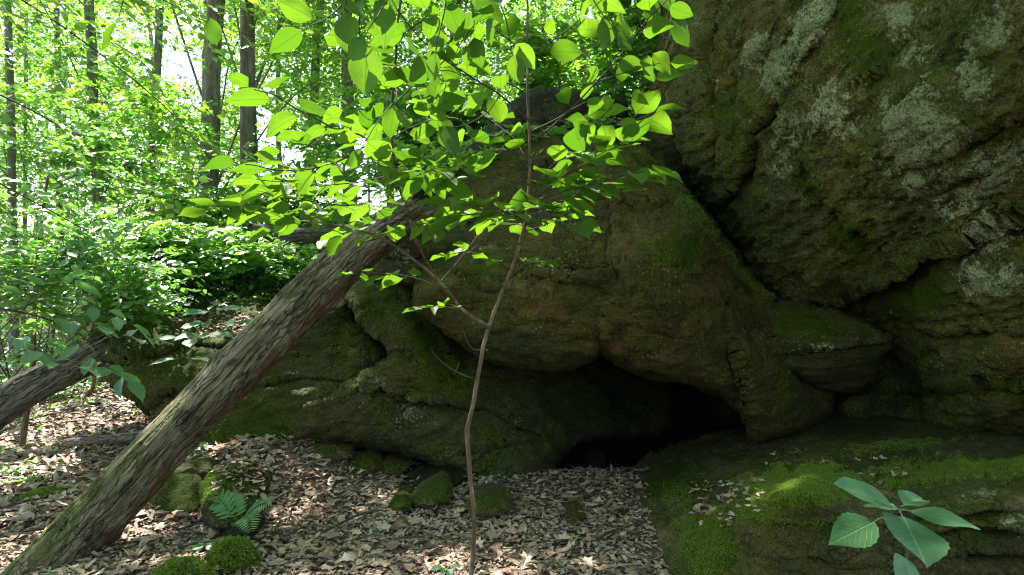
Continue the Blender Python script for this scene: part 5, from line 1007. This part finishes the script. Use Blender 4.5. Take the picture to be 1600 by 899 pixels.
def tree(pb, tp, Ht, rad, label, crown, seed, Lf=.12, mat='leaf_tree', dens=600, cc=None, lean=(0, 0)):
    """pb: picture x of the trunk at eye level and distance; crown: (centre height, radius xy, radius z)"""
    rs = np.random.RandomState(seed); px, d = pb; x = (px - 800) / FPX * d; z0 = float(ground_z(np.array([x + (px - tp) / FPX * d * .3]), np.array([d]))[0]) - .1; base = np.array([x + (px - tp) / FPX * d * .35, d, z0])
    top = np.array([x + (tp - px) / FPX * d, d, CAM_H + 450 / FPX * d]); root = empty('tree', base); tag(root, label, 'tree', 'trees standing in the woods behind')
    up = top + (top - base) / (top[2] - base[2]) * (Ht - top[2] + base[2]) if Ht > top[2] - base[2] else top
    mid = np.array([x, d, CAM_H]); path = trunk_obj(root, base, [base, mid if mid[2] > base[2] + .5 else (base + top) / 2, top, up], [rad * 1.25, rad, rad * .8, rad * .35], seed=seed)
    ch, rx, rz = crown; cen = np.array([up[0], d, z0 + ch])
    nb = 5; bc = []
    for k in range(nb):
        a_ = rs.uniform(0, 6.28); rr = rs.uniform(.35, .95); zz = rs.uniform(-.8, .8); p = cen + np.array([math.cos(a_) * rx * rr, math.sin(a_) * rx * rr, zz * rz]); s0 = path[min(49, int(49 * np.clip((p[2] - z0 - .35 * rx) / max(Ht, 1), .45, .97)))]
        limb_obj(root, base, [s0, (s0 + p) / 2 + [0, 0, .15 * rx], p], rad * .13, .006, seed + k); bc.append(p); bc.append((s0 + p) / 2 + [0, 0, .2])
    bc = np.array(bc); c = bc[rs.randint(len(bc), size=dens)] + rs.normal(size=(dens, 3)) * [rx * .28, rx * .28, rz * .2]
    lowc = np.c_[rs.normal(cen[0], rx * .55, dens // 3), rs.normal(d, rx * .3, dens // 3), z0 + rs.uniform(2.2, ch, dens // 3)]; c = np.vstack([c, lowc]); c = c[keep_gaps(c, rs)]; c = c[~(sunny(c) & (rs.uniform(size=len(c)) < .85)) & ~dapple(c)]
    a = Acc()
    for V, F, *r in sprays(c, .5, 9, Lf, seed, droop=.2, simple=d > 12): a.add(V - base, F, r[0])
    link(a.mesh('crown', M[mat]), 'crown', root)['kind'] = 'stuff'
    return root
tree((318, 11), 338, 13, .17, 'dark straight trunk left of the brightest sky gap, the thickest one behind the log', (8.0, 4.5, 3.2), 1, dens=1100)
tree((388, 11.5), 386, 13, .145, 'straight grey trunk between the big log and the thickest trunk', (8.5, 4.2, 3.0), 2, dens=900)
tree((158, 14), 140, 13, .12, 'shaded mossy trunk leaning slightly in the left woods', (8.0, 4.5, 3.5), 3, dens=900)
tree((228, 15), 250, 12, .10, 'slim dark trunk leaning right in the left woods', (7.5, 4, 3.2), 4, dens=800)
tree((545, 13), 540, 13, .12, 'trunk seen behind the arching shrub above the leaning log', (9.0, 4, 3), 5, dens=800)
tree((480, 15), 500, 13, .11, 'slim trunk standing against the white sky gap', (8.5, 4, 3), 6, dens=700)
tree((20, 13), 12, 12, .08, 'thin trunk near the left edge of the photo', (7, 4.5, 3.5), 7, dens=900)
tree((700, 14), 715, 14, .12, 'trunk half hidden behind the sapling crown', (8, 4, 3.5), 8, dens=900)
tree((905, 13), 915, 14, .10, 'trunk rising behind the dark summit boulder', (7.0, 3.5, 3.2), 9, dens=900)
tree((1035, 14), 1040, 13, .09, 'trunk in the narrow leafy gap beside the cliff', (6.5, 3, 3.4), 10, dens=900)
tree((440, 17), 432, 14, .07, 'pale distant trunk in the gap right of the grey trunk', (10, 4, 3), 11, dens=500)
tree((95, 17), 88, 14, .08, 'distant thin trunk in the far left woods', (8, 4.5, 4), 12, dens=800)
tree((610, 17), 600, 14, .09, 'distant trunk just left of the arching shrub stem', (9, 4, 3), 13, dens=600)
# thin understory saplings of the left edge
def thin_tree(px0, py0, px1, py1, d, r, label, seed, sp=120, Lf=.10):
    rs = np.random.RandomState(seed); b = P(px0, py0, d); b[2] = ground_z(b[0], b[1]) - .05; t = P(px1, py1, d); root = empty('young_tree', b); tag(root, label, 'young tree')
    path = trunk_obj(root, b, [b, (b * .5 + t * .5) + [.03, 0, 0], t, t + [.05, .1, 1.2]], [r * 1.2, r, r * .8, r * .5], 8, 40, 'stem', seed); a = Acc()
    c = t + [0, 0, .5] + rs.normal(size=(sp, 3)) * [.7, .6, .5]; c = c[~dapple(c)]
    for V, F, *q in sprays(c, .35, 8, Lf, seed): a.add(V - b, F, q[0])
    link(a.mesh('crown', M['leaf_cool']), 'crown', root)['kind'] = 'stuff'
thin_tree(36, 752, 55, 470, 6.4, .024, 'thin pale young tree at the left edge, behind the split log', 41, 260)
thin_tree(124, 705, 150, 590, 8.2, .026, 'thin pale young tree seen under the undercut boulder', 42, 160)
thin_tree(78, 700, 84, 560, 10, .03, 'spindly young tree deeper in the woods between the two pale ones', 43, 160)
# shrubs: each with its own stems and foliage
def shrub(px, py, d, rx, rz, n, label, seed, mat='leaf_shrub', Lf=.10, S=.34, stems=5, ry=None, az=None, K=9, twig=True, name='shrub', tiltm=.25, droop=.1, base_z=None):
    rs = np.random.RandomState(seed); cen = P(px, py, d); b = cen.copy(); b[2] = float(ground_z(b[0:1], b[1:2])[0]) - .03 if base_z is None else cen[2] - base_z; ry = ry or rx * .7
    root = empty(name, b); tag(root, label, 'shrub', 'shrubs of the understory'); 
    u = rs.normal(size=(n * 2, 3)); u /= np.linalg.norm(u, axis=1)[:, None]; u *= rs.uniform(.1, 1, (n * 2, 1)) ** .45; c = cen + u * [rx, ry, rz]
    f = clump_field(c, 1.4 / max(rx, .4), seed); c = c[np.argsort(-f + rs.uniform(0, .35, len(f)))[:n]]; c = c[c[:, 2] > b[2] + .1]; c = c[keep_gaps(c, rs, .9)]; c = c[~(ground_sun(c) & (rs.uniform(size=len(c)) < .3)) & ~dapple(c)]
    if px < 260 and 380 < py < 500: stems = 2; b[0] -= 1.6; root.location = b
    for k in range(stems):
        e = c[rs.randint(len(c))]; s0 = b + [rs.normal(0, .06), rs.normal(0, .06), 0]; V, F = tube_np(catmull([s0, (s0 + e) / 2 + rs.normal(0, .12, 3), e], 14), np.linspace(.010, .003, 14), 6, .1, seed + k); a = Acc(); a.add(V - b, F); link(a.mesh('stem', M['twig']), 'stem', root)
    out = sprays(c, S, K, Lf, seed, az=az, tiltm=tiltm, droop=droop, twig=twig and d < 9); a = Acc(); a.add(out[0][0] - b, out[0][1], out[0][2]); link(a.mesh('foliage', M[mat]), 'foliage', root)['kind'] = 'stuff'
    if len(out) > 1: a = Acc(); a.add(out[1][0] - b, out[1][1]); link(a.mesh('twigs', M['twig']), 'twigs', root)['kind'] = 'stuff'
    return root
SH = [  # px, py, d, rx, rz, n, label, mat, leaf
 (120, 450, 5.6, .75, .36, 260, 'cool green shrub spreading over the split log at the left edge', 'leaf_cool', .095),
 (30, 400, 6.5, 1.0, .6, 420, 'dense blue green shrub filling the left edge at mid height', 'leaf_cool', .10),
 (200, 400, 7.2, 1.1, .42, 420, 'bright shrub above the undercut boulder, catching the sun', 'leaf_shrub', .10),
 (330, 410, 7.6, .95, .42, 420, 'sunlit shrub right above the leaf-covered top of the undercut boulder', 'leaf_shrub', .10),
 (440, 420, 8.0, .75, .35, 300, 'low green shrub beside the leaning log, in front of the fallen trunk', 'leaf_shrub', .10),
 (270, 350, 9.5, 1.4, .5, 420, 'yellow green sunlit shrub in the middle of the left slope', 'leaf_tree', .11),
 (120, 330, 9.0, 1.4, .8, 520, 'large leafy shrub in the left woods with drooping sprays', 'leaf_shrub', .11),
 (420, 330, 10.5, 1.3, .5, 360, 'shrub behind the fallen trunk at the foot of the grey trunk', 'leaf_shrub', .11),
 (40, 240, 8.5, 1.3, .9, 480, 'tall dark green shrub at the left edge above eye level', 'leaf_shrub', .12),
 (170, 210, 10, 1.6, .9, 460, 'tall shrub filling the left woods left of the thick trunk', 'leaf_tree', .12),
 (500, 250, 11, 1.2, .9, 260, 'loose shrub behind the arching shrub leaves', 'leaf_tree', .12),
 (620, 200, 9, 1.1, .8, 260, 'shaded shrub on the slope behind the sapling crown', 'leaf_tree', .12),
 (700, 190, 8.2, .8, .5, 300, 'shrub growing behind the summit boulder on its left side', 'leaf_shrub', .11),
 (890, 90, 9.5, 1.0, .6, 300, 'shrub above the summit boulder', 'leaf_tree', .12),
 (1010, 150, 9.0, .7, .9, 420, 'bright shrub in the gap between summit boulder and cliff', 'leaf_shrub', .11),
 (1030, 40, 8, .7, .7, 300, 'leafy shrub touching the upper left edge of the cliff', 'leaf_tree', .11),
 (640, 265, 6.6, .5, .22, 150, 'small dark shrub rooted beside the top end of the leaning log', 'leaf_shrub', .10),
 (740, 255, 6.0, .45, .16, 110, 'small shrub growing from the cave boulder top left of the sapling stem', 'leaf_shrub', .09),
 (30, 590, 8.5, .9, .35, 200, 'low shrub under the split log at the left edge', 'leaf_cool', .09),
 (180, 590, 11, 1.2, .35, 240, 'low sunlit shrub seen under the undercut boulder', 'leaf_cool', .10),
 (100, 560, 14, 2.2, .6, 320, 'wide pale shrub at the far end of the leafy clearing', 'leaf_cool', .13)]
for i, (px, py, d, rx, rz, n, lab, mt, lf) in enumerate(SH): shrub(px, py, d, rx, rz, int(n * 1.25), lab, 100 + i, mt, lf)
shrub(850, 212, 6.0, .30, .10, 34, 'seedling clump on the crest of the cave boulder, right of the sapling stem', 140, 'leaf_shrub', .08, .2, 7, base_z=.22)
shrub(930, 196, 6.3, .25, .12, 26, 'sparse leafy sprouts on the summit boulder nearest the cliff', 141, 'leaf_shrub', .08, .2, 6, base_z=.22)
shrub(790, 224, 6.1, .30, .14, 34, 'leafy sprouts between the summit boulder and the cave boulder, left of the sapling stem', 142, 'leaf_shrub', .08, .2, 7, base_z=.22)
# near branches hanging on the left: toothed leaves over the split log, and long sprays in the upper left
bough('leafy_branch', [(-120, 470, 3.4), (-20, 480, 3.5), (60, 495, 3.6), (120, 520, 3.7), (190, 575, 3.75)], [.007, .006, .004, .002], [
    ([(20, 486, 3.55), (70, 470, 3.6), (130, 470, 3.7), (190, 500, 3.75), (215, 515, 3.75)], .003, .001, (.1, .07, .12, .17, .1, .15)),
    ([(60, 495, 3.6), (110, 500, 3.6), (170, 520, 3.6), (225, 530, 3.6)], .003, .001, (.1, .07, .12, .17, .1, .15)),
    ([(100, 512, 3.65), (130, 545, 3.6), (170, 575, 3.55), (200, 590, 3.5)], .003, .001, (.1, .06, .12, .17, .15, .3)),
    ([(0, 480, 3.5), (40, 520, 3.4), (80, 560, 3.35), (110, 570, 3.3)], .003, .001, (.2, .07, .11, .16, .1, .2)),
    ([(-60, 475, 3.45), (0, 440, 3.5), (60, 430, 3.6), (110, 440, 3.7)], .003, .001, (.2, .07, .11, .16, .1, .2)),
    ([(-60, 475, 3.45), (-20, 520, 3.4), (30, 540, 3.4), (60, 550, 3.4)], .003, .001, (.2, .07, .11, .16, .1, .2))],
    'branch of ribbed pointed leaves reaching in over the split log from the left edge', 'branch', LEAFB, 51, stemname='limb', mat='twig')
def spray_bough(pts, r, n, label, seed, Lf, mat, spread, S=.45):
    rs = np.random.RandomState(seed); path = catmull([P(*p) for p in pts], 40); b = path[0]; root = empty('drooping_bough', b); tag(root, label, 'bough', 'boughs drooping in the upper left')
    V, F = tube_np(path, np.linspace(r, .003, 40), 6, .05); a = Acc(); a.add(V - b, F); link(a.mesh('limb', M['twig']), 'limb', root)
    c = path[rs.randint(4, 40, n)] + rs.normal(size=(n, 3)) * spread; c = c[keep_gaps(c, rs, .9, 1)]; c = c[~dapple(c)]
    out = sprays(c, S, 10, Lf, seed, az=R(-20), azs=.7, droop=.45, tiltm=.3, twig=True); a = Acc(); a.add(out[0][0] - b, out[0][1], out[0][2]); link(a.mesh('foliage', M[mat]), 'foliage', root)['kind'] = 'stuff'
    a = Acc(); a.add(out[1][0] - b, out[1][1]); link(a.mesh('twigs', M['twig']), 'twigs', root)['kind'] = 'stuff'
spray_bough([(-200, -120, 4.6), (0, -20, 5), (150, 80, 5.3), (260, 170, 5.6), (330, 250, 5.8)], .010, 80, 'long bough slanting down from the upper left corner towards the thick trunk', 61, .10, 'leaf_tree', [.25, .3, .14])
spray_bough([(-250, 80, 4.6), (-50, 130, 5), (80, 190, 5.3), (180, 260, 5.6)], .010, 80, 'bough slanting down at the left edge below the longest one', 62, .10, 'leaf_tree', [.3, .3, .16])
spray_bough([(60, -150, 5), (170, -60, 5.4), (290, 20, 5.8), (400, 60, 6.2)], .010, 55, 'bough crossing the top edge left of the grey trunk', 63, .10, 'leaf_tree', [.3, .3, .14])
spray_bough([(-250, 200, 4.8), (-60, 260, 5.2), (60, 320, 5.4), (150, 370, 5.6)], .010, 80, 'lowest of the drooping boughs, above the blue green shrub', 64, .10, 'leaf_cool', [.3, .3, .18])
# low green plants of the forest floor and the woods beyond, too many to count
rs = np.random.RandomState(77); acc = Acc()
n = 2600; y = rs.uniform(7.5, 22, n); x = -rs.uniform(.30, 1.0, n) * y; z = ground_z(x, y); f = clump_field(np.c_[x, y, 0 * x], .45, 3); m = (f > -.08) & ((y > 9.5) | (rs.uniform(size=n) < .12)); c = np.c_[x, y, z + rs.uniform(.03, .4, n)][m]
V, F, r = sprays(c, .22, 6, .09, 5, simple=True)[0]; acc.add(V, F, r)
n = 700; y = rs.uniform(4.6, 9.5, n); x = -rs.uniform(.42, .85, n) * y; f = clump_field(np.c_[x, y, 0 * x], 1.3, 13); m = f > .12; x, y = x[m], y[m]
V, F, r = sprays(np.c_[x, y, ground_z(x, y) + rs.uniform(.03, .16, len(x))], .10, 5, .055, 15)[0]; acc.add(V, F, r)
n = 1500; y = rs.uniform(7.6, 13, n); x = rs.uniform(-4.2, -1.0, n); z = ground_z(x, y); c = np.c_[x, y, z + rs.uniform(.02, .3, n)]; V, F, r = sprays(c, .22, 6, .10, 6, simple=True)[0]; acc.add(V, F, r)
n = 1500; y = rs.uniform(9.6, 18, n); x = rs.uniform(-2, 8, n); z = ground_z(x, y); c = np.c_[x, y, z + rs.uniform(.02, .5, n)]; V, F, r = sprays(c, .25, 6, .11, 7, simple=True)[0]; acc.add(V, F, r)
tag(link(acc.mesh('undergrowth', M['leaf_shrub']), 'undergrowth'), 'low green plants covering the forest floor behind the rocks', kind='stuff')
def far_leaves(name, n, d0, d1, f, thr, size, seed, label, zmax=.55, mat='leaf_tree'):
    rs = np.random.RandomState(seed); y = rs.uniform(d0, d1, n); x = rs.uniform(-1.0, .35, n) * y; z = CAM_H + rs.uniform(-.12, zmax, n) * y; c = np.c_[x, y, z]; m = clump_field(c, f, seed) > thr; c = c[m]; c = c[c[:, 2] > ground_z(c[:, 0], c[:, 1])]; c = c[keep_gaps(c, rs, 1.0)]
    V, F, r = sprays(c, size * 3.2, 7, size, seed, simple=True, tiltm=.45)[0]; a = Acc(); a.add(V, F, r); tag(link(a.mesh(name, M[mat]), name), label, kind='stuff')
far_leaves('far_woods', 24000, 13, 26, .45, -.18, .16, 71, 'sunlit leaves of the woods further back')
far_leaves('distant_woods', 22000, 26, 52, .25, -.22, .34, 72, 'pale far leaves of the woods on the slope', .5)
rs = np.random.RandomState(78); acc = Acc()
for k in range(22):
    d = rs.uniform(16, 34); px = rs.uniform(-60, 1080); x = (px - 800) / FPX * d; z0 = float(ground_z(np.array([x]), np.array([d]))[0]); r0 = rs.uniform(.05, .14); lx = rs.normal(0, .9)
    V, F = tube_np(catmull([[x, d, z0 - .2], [x + lx * .4, d, z0 + 6], [x + lx, d, z0 + 16]], 16), np.linspace(r0, r0 * .5, 16), 7, .1, k); acc.add(V, F)
tag(link(acc.mesh('far_trunks', M['bark']), 'far_trunks'), 'thin trunks of the woods too far away to count', kind='stuff')
# unseen tree added behind the camera, its crown shaped to shade the clearing
rs = np.random.RandomState(80); cb = np.array([2.6, -3.2, -.05]); root = empty('added_shade_tree', cb); tag(root, 'unseen tall tree added behind the viewpoint, its crown shaped to shade the clearing', 'tree')
trunk_obj(root, cb, [cb, cb + [0, 0, 3], cb + [-.3, .4, 6.5], cb + [-.8, 1.4, 10]], [.30, .25, .2, .12], 14, 40)
for k in range(12):
    a_ = k / 12 * 6.28; e = np.array([-1.5 + 8 * math.cos(a_), 3 + 8 * math.sin(a_), 8.2]); limb_obj(root, cb, [cb + [-.4, .6, 7 + .1 * k], (e + cb + [0, 0, 8.5]) / 2 + [0, 0, .5], e], .09, .02, k)
n = 4500; c = np.c_[rs.uniform(-12, 9, n), rs.uniform(-9, 13.5, n), rs.uniform(6.6, 9.4, n)]
ex = [c]
for pt, rd, m in ((P(1250, 760, 3.6), .9, 14), (P(1450, 740, 3.5), .9, 14), (P(600, 470, 5.3), .5, 50), (P(1410, 810, 1.9), .5, 24), (P(1550, 20, 3.0), 1.1, 110), (P(1300, 180, 4), 1.0, 90), (P(880, 180, 6.6), .9, 70), (P(1000, 330, 4.8), .8, 70), (P(800, 420, 4.6), .5, 40)):  # extra sprays set on sun lines to shade ledge, plant and rocks
    tt = (rs.uniform(7.2, 9.2, m) - pt[2]) / SUN[2]; ex.append(pt + tt[:, None] * SUN + rs.normal(size=(m, 3)) * [rd * .55, rd * .55, .1] + [.3, 0, 0])
c = np.vstack(ex)
c = c[c[:, 2] > CAM_H + .46 * c[:, 1] + .3]
c = c[(clump_field(c, .5, 9) > -.25) | (np.abs(c[:, 0] + .5) < 3.5)]
kill = np.zeros(len(c), bool)
for pt, rad in ((P(760, 60, 2.0), .85), (P(560, 190, 2.1), .8), (P(940, 90, 2.0), .8), (P(450, 250, 1.9), .7), (P(760, 330, 2.1), .85), (P(900, 280, 2.0), .75), (P(640, 350, 2.0), .6), (P(700, 260, 2.0), .6), (P(255, 845, 3.6), .28), (P(770, 850, 3.6), .16), (P(300, 600, 3.9), .3), (P(60, 850, 3.3), .25), (P(640, 900, 3.2), .14),
                (P(230, 500, 6), .35)):
    if rad: kill |= lit(c, pt, rad)
kill |= sunny(c); c = c[~kill]  # crown opened where sun should reach near leaves and ground
V, F, r = sprays(c, 1.0, 10, .26, 81, simple=True, wmul=1.2)[0]; a = Acc(); a.add(V - cb, F, r); link(a.mesh('crown', M['canopy']), 'crown', root)['kind'] = 'stuff'

rs = np.random.RandomState(83); n = 1700; a_ = rs.uniform(R(150), R(395), n); rr = rs.uniform(9, 14, n); c = np.c_[rr * np.cos(a_), rr * np.sin(a_) - .5, rs.uniform(.3, 11, n) ]  # unseen foliage ring added behind the camera to block light on rock faces
c = c[(c[:, 1] < 1.5) & (clump_field(c, .35, 4) > -.12)]
V, F, r = sprays(c, 1.4, 8, .55, 84, simple=True, tiltm=.5)[0]; a = Acc(); a.add(V, F, r); tag(link(a.mesh('added_rear_woods', M['canopy']), 'added_rear_woods'), 'unseen woods foliage added behind the camera to dim the light on the rocks', kind='stuff')
